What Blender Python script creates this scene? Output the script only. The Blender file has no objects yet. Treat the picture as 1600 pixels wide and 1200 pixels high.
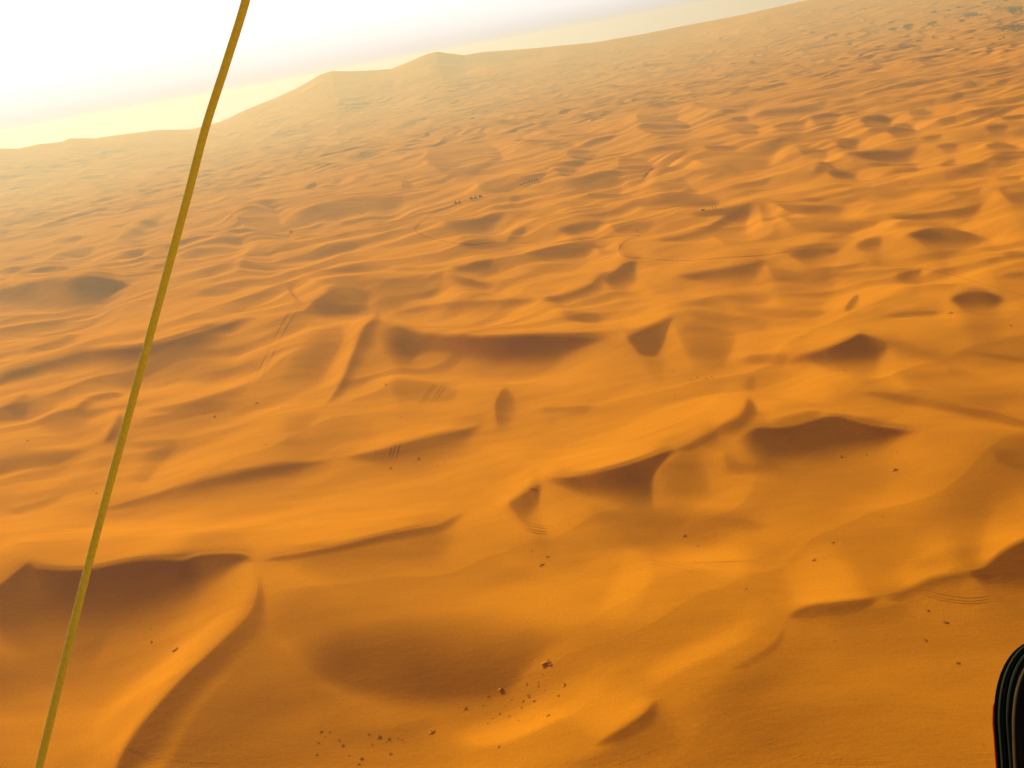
import bpy, bmesh, math, random
import numpy as np
from mathutils import Vector, Matrix

# ------------------------------------------------------------------ camera, world, sun
sc = bpy.context.scene
COL = sc.collection
PW, PH, F = 1600.0, 1200.0, 1555.0
CAM_H = 130.0
PITCH = math.radians(18.7)
ROLL = math.radians(10.6)
SUN_AZ = math.radians(28)      # to the left of the view direction (+Y)
SUN_EL = math.radians(25)
fwd = np.array([0, math.cos(PITCH), -math.sin(PITCH)])
r0 = np.array([1.0, 0, 0]); u0 = np.cross(r0, fwd)
# the aircraft banks: the horizon climbs to the right of the picture
right = math.cos(ROLL) * r0 - math.sin(ROLL) * u0
up = math.sin(ROLL) * r0 + math.cos(ROLL) * u0
CAM = np.array([0, 0, CAM_H])

cd = bpy.data.cameras.new('camera'); cam = bpy.data.objects.new('camera', cd); COL.objects.link(cam)
cd.sensor_width = 36; cd.lens = 36 * F / PW
cd.clip_start = 0.05; cd.clip_end = 60000
cam.matrix_world = Matrix(((right[0], up[0], -fwd[0], 0), (right[1], up[1], -fwd[1], 0),
                           (right[2], up[2], -fwd[2], CAM_H), (0, 0, 0, 1)))
sc.camera = cam

w = bpy.data.worlds.new('World'); sc.world = w; w.use_nodes = True
nt = w.node_tree
sky = nt.nodes.new('ShaderNodeTexSky'); sky.sky_type = 'NISHITA'; sky.sun_disc = False
sky.sun_elevation = SUN_EL; sky.sun_rotation = -SUN_AZ      # checked: rotation 0 is +Y, positive turns to +X
sky.dust_density = 3; sky.air_density = 1.0; sky.ozone_density = 1.0; sky.altitude = 300
# dust in the air: a broad pale glow round the hidden sun on top of the clear-sky model
_sd = (-math.sin(SUN_AZ) * math.cos(SUN_EL), math.cos(SUN_AZ) * math.cos(SUN_EL), math.sin(SUN_EL))
wtc = nt.nodes.new('ShaderNodeTexCoord')
dot = nt.nodes.new('ShaderNodeVectorMath'); dot.operation = 'DOT_PRODUCT'; dot.inputs[1].default_value = _sd
nt.links.new(wtc.outputs['Generated'], dot.inputs[0])
glow = nt.nodes.new('ShaderNodeValToRGB'); glow.color_ramp.interpolation = 'EASE'
ce = glow.color_ramp.elements
ce[0].position = .30; ce[0].color = (1.0, .42, .15, 1)
ce[1].position = .88; ce[1].color = (17.5, 17.5, 18, 1)
for p_, c_ in ((.55, (1.8, 1.0, .5, 1)), (.70, (9.5, 9.2, 9.0, 1))):
    e_ = ce.new(p_); e_.color = c_
mr = nt.nodes.new('ShaderNodeMapRange'); mr.inputs['From Min'].default_value = -1; mr.inputs['From Max'].default_value = 1
nt.links.new(dot.outputs['Value'], mr.inputs['Value']); nt.links.new(mr.outputs[0], glow.inputs[0])
addn = nt.nodes.new('ShaderNodeVectorMath'); addn.operation = 'MULTIPLY_ADD'; addn.inputs[1].default_value = (.14, .08, .03)
sep = nt.nodes.new('ShaderNodeSeparateXYZ'); nt.links.new(wtc.outputs['Generated'], sep.inputs[0])
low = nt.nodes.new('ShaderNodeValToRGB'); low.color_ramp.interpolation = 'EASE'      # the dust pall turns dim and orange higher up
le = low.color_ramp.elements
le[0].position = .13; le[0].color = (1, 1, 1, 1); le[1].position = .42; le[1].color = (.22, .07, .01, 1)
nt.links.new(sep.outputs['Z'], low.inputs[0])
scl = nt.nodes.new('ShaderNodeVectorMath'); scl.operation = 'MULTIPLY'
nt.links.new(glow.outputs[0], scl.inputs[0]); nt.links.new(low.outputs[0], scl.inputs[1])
hz = nt.nodes.new('ShaderNodeValToRGB'); hz.color_ramp.interpolation = 'B_SPLINE'      # thick dust low over the ground
he = hz.color_ramp.elements
he[0].position = 0; he[0].color = (.50, .48, .52, 1); he[1].position = .11; he[1].color = (1, 1, 1, 1)
for p_, c_ in ((.02, (.74, .73, .70, 1)), (.05, (.92, .91, .89, 1))):
    e_ = he.new(p_); e_.color = c_
nt.links.new(sep.outputs['Z'], hz.inputs[0])
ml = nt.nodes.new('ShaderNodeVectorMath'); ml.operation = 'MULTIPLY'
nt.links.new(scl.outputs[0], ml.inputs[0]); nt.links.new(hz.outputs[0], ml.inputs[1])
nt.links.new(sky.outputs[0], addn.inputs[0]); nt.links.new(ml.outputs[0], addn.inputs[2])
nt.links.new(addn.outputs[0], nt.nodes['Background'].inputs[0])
nt.nodes['Background'].inputs[1].default_value = 0.056

sun_dir = np.array([-math.sin(SUN_AZ) * math.cos(SUN_EL), math.cos(SUN_AZ) * math.cos(SUN_EL), math.sin(SUN_EL)])
ld = bpy.data.lights.new('sun', 'SUN'); ld.energy = 5.0; ld.angle = math.radians(1.5); ld.color = (1, .95, .66)
sun = bpy.data.objects.new('sun', ld); COL.objects.link(sun)
sun.rotation_euler = Vector(sun_dir).to_track_quat('Z', 'Y').to_euler()
sun.location = (0, 0, 300)

vs = sc.view_settings
vs.view_transform = 'Standard'; vs.look = 'None'; vs.gamma = 1; vs.use_curve_mapping = False
vs.exposure = 0.27
HAZE = 1.95e-4
sc.cycles.volume_bounces = 1
sc.cycles.max_bounces = 6
sc.cycles.use_denoising = True

# ------------------------------------------------------------------ picture rays <-> ground
def ray(px, py):
    px = np.asarray(px, float); py = np.asarray(py, float)
    a = (px - PW / 2) / F; b = (PH / 2 - py) / F
    d = fwd + a[..., None] * right + b[..., None] * up
    return d / np.linalg.norm(d, axis=-1, keepdims=True)

def project(x, y, z):
    dz = z - CAM_H
    zc = x * fwd[0] + y * fwd[1] + dz * fwd[2]
    xr = x * right[0] + y * right[1] + dz * right[2]
    yu = x * up[0] + y * up[1] + dz * up[2]
    zc = np.where(zc < 1, 1, zc)
    return PW / 2 + F * xr / zc, PH / 2 - F * yu / zc

# ------------------------------------------------------------------ noise
_rs = np.random.RandomState(11)
_LAT = _rs.rand(8, 256, 256).astype(np.float32)
def vnoise(x, y, k=0):
    L = _LAT[k % 8]
    xi = np.floor(x).astype(np.int32); yi = np.floor(y).astype(np.int32)
    fx = (x - xi).astype(np.float32); fy = (y - yi).astype(np.float32)
    fx = fx * fx * fx * (fx * (fx * 6 - 15) + 10); fy = fy * fy * fy * (fy * (fy * 6 - 15) + 10)
    x0 = xi & 255; x1 = (xi + 1) & 255; y0 = yi & 255; y1 = (yi + 1) & 255
    a = L[y0, x0]; b = L[y0, x1]; c = L[y1, x0]; d = L[y1, x1]
    return (a + (b - a) * fx) * (1 - fy) + (c + (d - c) * fx) * fy      # 0..1
def fbm(x, y, k=0, o=3):
    s = 0; a = 1; t = 0
    for i in range(o):
        s = s + a * (vnoise(x * 2 ** i + 17.3 * i, y * 2 ** i + 5.1 * i, k + i) - .5); t += a; a *= .5
    return s / t

SD = (-math.sin(SUN_AZ), math.cos(SUN_AZ))          # ground direction towards the sun
def smooth(a, b, x):
    t = np.clip((x - a) / (b - a), 0, 1); return t * t * (3 - 2 * t)

def dune_layer(x, y, lam, amp, k, ang=0.0, lee=.26, cut=.25, clen=1.0):
    """transverse / barchanoid ridges: long windward slope away from the camera, short slip face towards it"""
    ca, sa = math.cos(ang), math.sin(ang)
    u = x * ca + y * sa; v = -x * sa + y * ca
    q = v / lam + 1.15 * fbm(u / (lam * 1.5 * clen), v / (lam * 2.2), k, 2) * 2 + .35 * fbm(u / (lam * .45), v / (lam * .8), k + 3, 2)
    ph = q - np.floor(q)
    f = np.where(ph < lee, ph / lee, 1 - (ph - lee) / (1 - lee))
    f = np.where(ph < lee, f * f * (1.6 - .6 * f), 1 - (1 - f) ** 1.35)      # slip face concave at its foot, rounded back
    m = fbm(u / (lam * .95 * clen) + 7.7, v / (lam * 1.3) + 3.3, k + 5, 2) + .5
    m = smooth(cut, cut + .45, m)
    return amp * f * m

def detail(x, y):
    """small dunes between the big ones"""
    return dune_layer(x + 11, y + 5, 58, 4.6, 0, .14, .27, .2, 1.5) + dune_layer(x + 31, y - 77, 30, 1.9, 2, -.05, .3, .28, 1.6)

def swell(x, y):
    """long soft ridges under everything"""
    return dune_layer(x - 40, y + 13, 92, 5.2, 6, .17, .36, .05, 1.9) + dune_layer(x + 71, y - 9, 47, 1.9, 5, .02, .36, .18, 1.9)

def h_proc(x, y):
    r = np.hypot(x, y)
    far = smooth(600, 2600, r)
    h = dune_layer(x, y, 52, 3.6, 0, .16, .34, .08, .85) + dune_layer(x + 31, y - 77, 29, 1.1, 2, -.1, .36, .15, 1.0)
    h += dune_layer(x - 200, y + 50, 118, 5.6, 4, .10, .28, .28, .95) * (1 - .3 * far)
    h += 7 * fbm(x / 260, y / 260, 6, 2)
    return h - 4

# ------------------------------------------------------------------ the dunes of the near and middle ground
# every slip face: darkness, crest line, foot line in picture pixels, a/b = where across the face it is full
FACES = []
def P(v, crest, foot, a=.07, b=.35, e=.16):
    FACES.append((v, crest, foot, a, b, e))
# -- bottom left
P(.97, [(-60,950),(0,915),(43,880),(60,888),(133,889),(200,878),(240,875),(283,877),(320,868),(383,869),(402,885)], [(-60,1060),(0,1045),(60,1030),(100,1018),(160,990),(210,975),(270,950),(310,930),(350,915),(385,895),(400,890)], .06,.55,.05)
P(.5, [(-60,1000),(20,985),(120,970),(200,940)], [(-60,1130),(20,1130),(110,1100),(190,1030)], .4,.5,.1)
P(.72, [(404,890),(402,930),(390,958),(370,980),(330,1018),(290,1055),(250,1098),(215,1140),(190,1180),(165,1240)], [(415,900),(425,940),(412,985),(395,1010),(362,1045),(325,1078),(290,1120),(262,1170),(245,1200),(235,1250)], .06,.55,.06)
P(.42, [(405,960),(360,1040),(290,1120),(240,1230)], [(540,1050),(560,1100),(560,1150),(540,1230)], .1,.4,.1)
P(-.08, [(395,905),(385,945),(330,1010),(270,1062),(215,1130),(172,1215)], [(330,925),(320,960),(250,1010),(170,1060),(110,1110),(60,1200)], .12,.25,.1)
P(.9, [(385,930),(450,912),(533,900),(620,900),(700,915),(790,945),(900,985)], [(380,1050),(440,1066),(533,1095),(620,1116),(700,1116),(790,1098),(900,1050)], .74,.80,.22)
P(.28, [(420,1090),(500,1110),(600,1125),(700,1110)], [(420,1190),(500,1200),(620,1190),(720,1140)], .3,.4,.2)
P(-.18, [(690,1185),(800,1165),(900,1120),(980,1060)], [(640,1130),(760,1110),(860,1060),(960,1010)], .3,.4,.2)
P(.25, [(480,1120),(560,1135),(600,1140)], [(470,1190),(540,1180),(600,1170)], .2,.4,.2)
# centre bottom dune crest
P(.72, [(395,878),(430,872),(470,866),(533,853),(583,840),(633,829),(683,820),(712,806),(735,795)], [(400,884),(440,879),(480,874),(540,864),(590,853),(640,845),(690,838),(720,825),(745,815)], .15,.4,.08)
P(.32, [(440,876),(540,863),(640,845),(720,830)], [(470,935),(560,900),(650,880),(740,868)], .08,.2,.1)
P(.72, [(788,792),(802,780),(820,769),(838,758),(850,757)], [(806,818),(818,816),(826,806),(838,790),(850,775)], .1,.75,.12)
#P(.5, [(690,822),(715,812),(745,800),(770,800),(792,795)], [(715,848),(740,857),(765,853),(788,840),(812,820)], .35,.6,.15)
P(-.16, [(400,868),(500,845),(600,815),(700,795),(780,770)], [(380,820),(480,800),(600,775),(700,750),(780,730)], .1,.3,.15)
P(-.14, [(120,870),(200,860),(300,860)], [(120,815),(220,800),(320,800)], .1,.4,.15)
# long crest left
P(.55, [(120,800),(165,793),(233,774),(283,759),(350,744),(417,729),(500,720),(540,716)], [(130,806),(175,802),(240,786),(290,774),(358,760),(425,745),(505,734),(540,726)], .15,.35,.12)
P(.68, [(525,716),(566,709),(600,701),(650,687),(700,676),(735,668),(765,656)], [(530,724),(575,722),(605,723),(655,716),(700,702),(738,686),(768,664)], .12,.4,.12)
P(-.2, [(560,700),(640,683),(720,660),(770,630)], [(520,660),(600,640),(700,620),(760,605)], .1,.35,.15)
P(-.12, [(250,760),(360,735),(480,712)], [(230,725),(340,700),(460,675)], .1,.3,.15)
P(.25, [(217,765),(235,745),(255,722),(283,690)], [(195,762),(205,740),(222,715),(240,695)], .1,.3,.2)
P(.30, [(190,690),(240,685),(290,682)], [(195,705),(245,702),(290,695)], .4,.5,.2)
P(.58, [(-60,730),(20,700),(70,697),(120,700),(150,700)], [(-60,760),(0,745),(40,735),(90,728),(130,716)], .55,.85,.12)
P(.75, [(160,694),(170,680),(180,663),(192,643)], [(164,696),(176,688),(188,680),(198,668)], .1,.6,.12)
P(.35, [(0,796),(50,785),(110,765)], [(0,815),(60,800),(115,778)], .3,.4,.2)
P(-.12, [(0,790),(90,760),(160,715),(190,690)], [(0,765),(80,740),(140,700),(175,685)], .2,.5,.2)
P(.30, [(0,640),(25,625),(45,610)], [(30,660),(45,640),(60,620)], .1,.2,.2)
# left middle
P(.88, [(-60,600),(0,594),(12,585),(50,573),(90,562),(133,550),(180,546),(217,543),(255,535),(283,527),(333,513),(383,498),(415,500)], [(-60,615),(0,604),(20,598),(55,585),(95,576),(140,571),(185,572),(217,567),(260,562),(290,553),(335,538),(385,518),(415,505)], .08,.28,.08)
P(.70, [(108,650),(120,636),(130,627),(150,618),(187,612),(205,612)], [(115,652),(130,645),(142,634),(160,627),(190,622),(205,618)], .15,.4,.15)
P(.5, [(215,644),(250,637),(283,630),(333,617),(370,605),(405,590)], [(216,650),(252,645),(286,640),(337,629),(375,617),(408,602)], .12,.3,.14)
P(.35, [(290,592),(340,576),(400,562),(430,560)], [(300,610),(350,595),(400,584),(430,578)], .4,.5,.2)
P(.90, [(-60,470),(0,457),(40,447),(60,443),(90,442),(117,441),(143,433),(173,437),(200,444),(215,448)], [(-60,490),(0,478),(40,480),(70,484),(100,486),(125,486),(150,480),(170,472),(188,462),(205,452)], .06,.55,.05)
P(.3, [(-60,490),(0,478),(60,482),(120,484)], [(-60,520),(0,515),(60,510),(120,500)], .1,.3,.1)
P(-.2, [(130,486),(160,478),(185,466),(205,455)], [(120,494),(150,490),(185,482),(215,470)], .1,.3,.15)
P(.28, [(10,560),(40,545),(80,530),(120,520)], [(20,567),(50,556),(90,543),(125,530)], .3,.4,.2)
P(.28, [(55,542),(100,525),(125,520)], [(60,550),(105,537),(130,528)], .3,.4,.2)
P(.22, [(290,455),(340,450),(385,448)], [(300,463),(345,462),(385,455)], .2,.4,.2)
P(-.12, [(200,540),(280,520),(360,500)], [(180,515),(260,495),(340,470)], .1,.4,.2)
# dune with slide tracks
P(.34, [(520,470),(490,500),(462,535),(436,570),(410,608)], [(588,488),(558,530),(532,572),(502,615),(462,642)], .5,.55,.3)
P(.72, [(470,492),(490,470),(505,460),(515,452),(533,447),(560,450),(590,462)], [(478,497),(500,491),(520,492),(545,488),(562,482),(580,476),(592,468)], .1,.45,.12)
P(.45, [(445,445),(458,455),(470,470),(500,468)], [(443,452),(455,463),(468,474),(490,474)], .2,.5,.2)
P(.6, [(592,480),(583,500),(568,515),(555,545),(541,580),(525,610),(502,640)], [(600,482),(600,505),(585,530),(570,558),(552,590),(534,620),(508,644)], .1,.35,.12)
P(-.30, [(588,482),(575,505),(558,530),(545,560),(528,600)], [(560,485),(545,515),(525,545),(505,580),(490,610)], .1,.35,.15)
P(-.2, [(500,498),(540,492),(580,482)], [(490,520),(530,515),(570,502)], .15,.3,.15)
# ridge above dune: foot is the sharp line
P(.30, [(395,395),(440,385),(500,378),(570,375),(640,365)], [(400,440),(450,408),(475,402),(525,394),(587,386),(630,374)], .6,.93,.2)
P(.32, [(412,379),(395,388),(385,396),(375,415),(364,436)], [(450,402),(440,410),(425,425),(405,440),(380,446)], .08,.3,.12)
P(-.12, [(455,412),(520,398),(600,388)], [(450,425),(520,415),(600,400)], .1,.4,.15)
P(.40, [(495,466),(512,450),(530,443),(560,439),(587,436),(650,430),(707,430)], [(505,478),(530,474),(560,470),(590,462),(650,448),(707,440)], .08,.25,.1)
P(.25, [(450,418),(540,420),(640,418),(733,413)], [(460,428),(540,428),(640,425),(735,420)], .3,.5,.2)
P(.65, [(690,417),(733,414),(755,408),(777,401)], [(700,422),(740,422),(763,417),(779,405)], .1,.45,.2)
P(.70, [(690,430),(712,431),(733,436),(750,441),(780,446)], [(700,440),(722,446),(745,450),(765,451),(785,448)], .1,.45,.2)
P(.55, [(596,498),(615,489),(633,483),(665,477),(700,472),(750,469),(800,467),(850,466)], [(600,505),(620,498),(640,491),(670,485),(705,481),(755,480),(800,479),(850,476)], .2,.35,.12)
P(.70, [(835,466),(870,462),(895,457),(915,448),(935,432),(950,420)], [(845,474),(875,474),(900,466),(925,459),(943,447),(958,434)], .15,.4,.12)
P(-.15, [(620,478),(700,466),(800,460),(880,450),(940,420)], [(640,462),(710,452),(800,447),(870,435),(930,405)], .15,.35,.15)
P(.35, [(860,480),(920,490),(960,495)], [(870,500),(920,508),(955,505)], .3,.5,.25)
P(.75, [(934,441),(945,432),(958,424),(975,411),(1000,406)], [(942,447),(958,449),(975,446),(988,436),(1000,418)], .12,.5,.15)
# big central hollow
P(.92, [(583,500),(605,507),(630,513),(655,522),(690,527),(733,529),(790,528),(833,525),(880,526),(930,529),(962,530)], [(560,572),(585,575),(612,572),(640,562),(662,549),(695,548),(740,560),(790,568),(845,568),(890,556),(955,536)], .09,.75,.1)
P(-.16, [(600,505),(700,523),(800,522),(900,522),(980,515),(1050,490)], [(620,490),(710,505),(800,508),(900,506),(980,495),(1040,475)], .1,.4,.12)
P(-.12, [(600,590),(700,585),(850,585),(950,560)], [(620,640),(720,620),(850,620),(960,600)], .2,.4,.2)
P(.70, [(970,533),(985,524),(1005,514),(1033,503),(1050,496),(1060,492)], [(982,542),(995,552),(1012,558),(1026,557),(1037,536),(1044,510)], .08,.9,.12)
P(.38, [(1040,500),(1052,494),(1066,484),(1085,488),(1120,498),(1160,520)], [(1032,560),(1060,576),(1090,585),(1125,585),(1150,577),(1180,555)], .3,.5,.35)
P(.35, [(1050,480),(1100,480),(1160,490),(1220,500)], [(1060,510),(1110,520),(1170,520),(1230,520)], .3,.4,.2)
P(-.2, [(960,520),(1010,508),(1050,490),(1064,478)], [(930,495),(990,480),(1030,465),(1050,455)], .1,.4,.15)
P(-.2, [(1115,670),(1150,650),(1160,630),(1162,600)], [(1080,640),(1100,625),(1120,605),(1140,590)], .1,.5,.12)
P(.28, [(600,590),(640,585),(700,600),(730,615)], [(590,640),(640,640),(700,632),(740,620)], .3,.5,.2)
P(.42, [(791,602),(782,614),(775,628),(774,645),(779,670)], [(803,604),(800,625),(799,645),(794,665),(786,674)], .06,.45,.12)
P(.25, [(830,636),(880,634),(940,632)], [(835,650),(885,648),(940,642)], .3,.5,.2)
P(-.18, [(780,690),(830,715),(900,730),(980,715),(1060,690)], [(800,660),(860,680),(930,690),(1000,680),(1060,655)], .15,.4,.15)
P(.92, [(845,748),(880,748),(905,744),(933,739),(970,728),(1000,718),(1040,706),(1066,700)], [(855,762),(880,768),(920,772),(960,782),(995,788),(1015,782),(1022,750),(1040,722)], .12,.55,.08)
P(.35, [(1010,722),(1040,708),(1066,702),(1090,700)], [(1015,790),(1060,795),(1120,785),(1150,760)], .35,.3,.3)
P(.6, [(1110,676),(1130,665),(1150,657),(1160,646),(1166,632),(1168,618)], [(1122,686),(1142,679),(1160,668),(1172,655),(1181,640),(1187,624)], .1,.8,.1)
P(.22, [(1176,583),(1166,590),(1163,600),(1167,615)], [(1200,588),(1185,598),(1182,610),(1184,622)], .3,.4,.3)
P(.5, [(1050,706),(1080,692),(1110,676),(1130,668)], [(1055,712),(1086,700),(1118,688),(1135,680)], .1,.7,.12)
# right middle
P(.95, [(1150,690),(1183,669),(1215,667),(1245,662),(1270,655),(1290,650),(1313,650),(1335,658),(1360,665),(1400,672),(1440,678)], [(1130,715),(1160,722),(1200,726),(1250,722),(1290,716),(1330,708),(1370,700),(1410,690),(1445,682)], .12,.45,.1)
P(.35, [(1130,700),(1160,720),(1200,726)], [(1110,740),(1160,745),(1220,735)], .3,.4,.2)
P(.3, [(1200,655),(1260,640),(1290,640)], [(1200,670),(1260,660),(1295,652)], .5,.9,.2)
P(.96, [(1225,568),(1255,557),(1285,547),(1310,537),(1330,527),(1345,520),(1360,525),(1375,532),(1400,545)], [(1235,572),(1265,568),(1300,570),(1335,570),(1360,567),(1378,561),(1390,554),(1400,549)], .12,.6,.1)
P(.4, [(1150,560),(1190,552),(1240,556)], [(1160,572),(1195,572),(1245,572)], .3,.5,.2)
P(.3, [(1350,520),(1390,530),(1430,545),(1500,560)], [(1375,550),(1400,556),(1440,562),(1500,568)], .1,.3,.2)
P(-.15, [(1220,560),(1290,535),(1335,512)], [(1180,540),(1240,520),(1300,490)], .1,.4,.15)
P(.65, [(1320,489),(1323,478),(1330,468),(1342,458)], [(1322,489),(1330,482),(1338,473),(1344,462)], .1,.5,.15)
P(.92, [(1480,474),(1490,463),(1502,455),(1520,451),(1540,453),(1558,460),(1575,470)], [(1483,476),(1495,480),(1512,484),(1530,484),(1548,481),(1563,477),(1578,473)], .18,.5,.12)
P(.55, [(1370,494),(1400,489),(1440,485),(1485,487)], [(1375,497),(1405,497),(1445,495),(1485,492)], .3,.5,.2)
P(.68, [(1396,434),(1405,427),(1418,423),(1445,420)], [(1400,437),(1410,439),(1422,436),(1445,425)], .15,.45,.15)
P(.25, [(1266,434),(1310,426),(1400,418),(1450,418)], [(1270,442),(1315,435),(1400,427),(1450,424)], .2,.3,.2)
P(.72, [(1045,433),(1080,428),(1116,423),(1145,417),(1166,413),(1189,407),(1205,410)], [(1055,437),(1090,438),(1125,437),(1155,436),(1178,432),(1195,425),(1205,416)], .12,.5,.1)
P(.28, [(1190,408),(1220,418),(1266,429),(1316,441)], [(1195,440),(1225,448),(1270,450),(1320,452)], .08,.3,.1)
P(.45, [(1066,478),(1090,487),(1120,490),(1160,488)], [(1066,500),(1095,510),(1125,510),(1165,500)], .3,.5,.2)
P(.55, [(1340,612),(1400,613),(1450,620),(1500,632),(1540,637),(1600,655),(1650,665)], [(1360,632),(1410,635),(1460,642),(1500,650),(1550,660),(1600,672),(1650,685)], .3,.55,.1)
P(.4, [(1540,638),(1600,656),(1650,668)], [(1550,655),(1600,670),(1650,684)], .3,.7,.1)
P(.5, [(1500,548),(1550,552),(1600,558),(1660,562)], [(1510,556),(1555,562),(1600,568),(1660,572)], .3,.6,.15)
P(.30, [(1548,692),(1553,708),(1562,722),(1600,735),(1660,745)], [(1580,690),(1590,700),(1600,712),(1620,720),(1660,730)], .05,.25,.1)
P(.25, [(1480,570),(1480,585),(1500,600)], [(1530,580),(1540,595),(1550,610)], .1,.3,.2)
P(.25, [(1060,800),(1110,798),(1160,806),(1210,820)], [(1060,828),(1110,830),(1160,832),(1210,836)], .4,.5,.2)
# bottom right
P(.85, [(1226,972),(1236,960),(1250,951),(1275,945),(1300,942),(1330,938),(1350,936),(1380,930)], [(1232,980),(1245,975),(1262,970),(1285,966),(1305,966),(1335,960),(1355,955),(1382,945)], .1,.5,.1)
P(.6, [(1370,931),(1400,925),(1430,914),(1450,905),(1480,897),(1533,889)], [(1372,946),(1402,942),(1432,930),(1460,920),(1490,914),(1535,908)], .2,.4,.15)
P(.98, [(1500,895),(1533,888),(1550,876),(1565,863),(1600,843),(1660,820)], [(1505,903),(1540,912),(1565,914),(1600,918),(1630,918),(1660,918)], .15,.7,.1)
P(.3, [(1250,960),(1330,950),(1400,940),(1450,925)], [(1280,1000),(1340,985),(1400,970),(1460,950)], .2,.3,.2)
P(.48, [(1130,1050),(1165,1030),(1195,1012),(1215,992),(1230,970)], [(1145,1060),(1180,1044),(1210,1028),(1230,1005),(1242,982)], .3,.4,.15)
P(.7, [(925,1168),(943,1156),(968,1140),(990,1126),(1008,1112),(1020,1098),(1035,1090)], [(950,1175),(965,1165),(990,1154),(1012,1142),(1027,1128),(1036,1112),(1045,1098)], .15,.5,.12)
P(.3, [(860,1200),(900,1185),(950,1158),(1000,1118),(1040,1075)], [(900,1230),(960,1215),(1020,1190),(1060,1150),(1090,1100)], .2,.3,.15)
P(-.16, [(1000,1090),(1080,1045),(1160,1010),(1220,960)], [(960,1050),(1040,1010),(1120,970),(1190,920)], .2,.4,.2)
P(-.16, [(900,980),(930,940),(960,890),(960,840)], [(960,1000),(1000,960),(1030,900),(1010,850)], .4,.6,.25)
P(-.12, [(1040,880),(1100,900),(1180,930)], [(1020,820),(1100,840),(1200,860)], .3,.5,.2)
# -- middle distance
P(.62, [(365,347),(383,332),(400,322),(420,314)], [(372,354),(400,361),(435,367),(470,362)], .07,.6,.1)
P(.55, [(415,334),(445,334),(470,330),(500,320),(530,314),(575,310),(625,305),(650,302)], [(420,364),(450,362),(480,355),(510,346),(540,340),(575,337),(600,345),(640,320)], .08,.35,.12)
P(-.12, [(380,360),(430,370),(500,372),(600,362)], [(400,378),(450,382),(520,382),(610,372)], .3,.5,.2)
P(.6, [(660,257),(668,243),(675,236),(685,231),(723,222),(760,226),(785,231)], [(663,260),(680,264),(700,259),(715,252),(740,245),(765,240),(788,235)], .07,.7,.1)
P(.3, [(700,228),(740,225),(790,232)], [(720,252),(760,252),(800,244)], .2,.6,.2)
P(.45, [(660,278),(700,276),(740,268),(755,262)], [(665,281),(705,282),(742,276),(757,266)], .1,.4,.15)
P(.45, [(735,296),(762,284),(795,280),(825,276),(850,270),(865,264)], [(737,300),(765,299),(800,296),(830,287),(853,278),(867,270)], .08,.5,.12)
P(.55, [(855,268),(875,261),(890,258),(905,252),(925,240),(938,230)], [(860,273),(880,273),(895,268),(910,259),(928,248),(940,235)], .08,.5,.15)
P(.72, [(812,297),(835,290),(860,284),(900,278),(930,273),(950,268),(970,262),(985,256)], [(825,299),(850,297),(880,293),(915,298),(940,300),(962,298),(978,290),(993,275)], .07,.5,.12)
P(.35, [(960,243),(985,247),(1000,249),(1027,253)], [(960,262),(985,285),(1000,283),(1020,262)], .15,.7,.12)
P(.2, [(1030,253),(1050,262),(1078,285),(1075,292)], [(1005,290),(1010,300),(1030,310),(1050,305)], .05,.3,.15)
P(-.18, [(925,260),(945,240),(955,232),(1000,246)], [(880,272),(900,262),(940,262),(980,252)], .1,.5,.15)
P(.5, [(978,322),(1012,318),(1035,311),(1060,302),(1078,291),(1085,289)], [(985,330),(1020,328),(1050,324),(1080,322),(1105,318),(1110,302)], .08,.4,.12)
P(.5, [(1065,308),(1090,304),(1115,306),(1130,312)], [(1070,322),(1095,324),(1118,322),(1132,318)], .4,.8,.2)
P(.5, [(789,380),(800,364),(808,358),(823,352)], [(792,381),(805,373),(815,366),(825,357)], .1,.6,.15)
P(.4, [(793,318),(798,310),(810,304)], [(798,325),(806,320),(815,312)], .1,.4,.15)
P(.82, [(680,352),(700,347),(730,344),(760,341),(780,338),(795,330)], [(688,356),(710,360),(735,363),(758,363),(773,353),(792,340)], .1,.5,.12)
P(-.12, [(660,345),(720,338),(780,330)], [(670,335),(720,328),(790,318)], .1,.4,.2)
P(.74, [(865,361),(885,355),(905,350),(925,347),(948,343)], [(875,364),(892,366),(910,366),(928,361),(948,352)], .12,.5,.14)
P(.3, [(940,345),(980,350),(1030,345)], [(945,362),(985,362),(1030,358)], .2,.5,.2)
P(.74, [(815,399),(850,389),(880,383),(907,379),(935,384)], [(825,403),(860,404),(890,404),(915,398),(938,391)], .12,.5,.14)
P(.25, [(925,383),(950,390),(975,388)], [(930,400),(950,402),(970,396)], .1,.4,.2)
P(.72, [(1010,377),(1040,373),(1065,368),(1090,360),(1115,348),(1148,330),(1175,318)], [(1025,379),(1050,378),(1075,375),(1105,369),(1130,358),(1157,343),(1180,327)], .12,.5,.12)
P(.32, [(1090,362),(1130,345),(1180,322)], [(1120,385),(1160,375),(1184,360)], .2,.4,.15)
P(.22, [(1187,318),(1188,335),(1190,355)], [(1205,322),(1210,340),(1215,355)], .05,.3,.15)
P(.3, [(970,378),(968,388),(975,400),(1000,405)], [(990,380),(990,388),(1000,396),(1020,402)], .05,.2,.15)
P(.3, [(1066,334),(1116,328),(1166,322),(1183,313)], [(1075,340),(1120,337),(1165,330),(1184,320)], .08,.3,.15)
P(.68, [(1195,316),(1230,319),(1265,321),(1300,322),(1335,324)], [(1210,326),(1240,331),(1275,335),(1305,335),(1335,330)], .12,.5,.15)
P(.75, [(1228,404),(1240,395),(1262,388),(1290,387),(1320,388)], [(1235,408),(1252,410),(1270,409),(1290,400),(1320,393)], .12,.5,.12)
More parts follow.
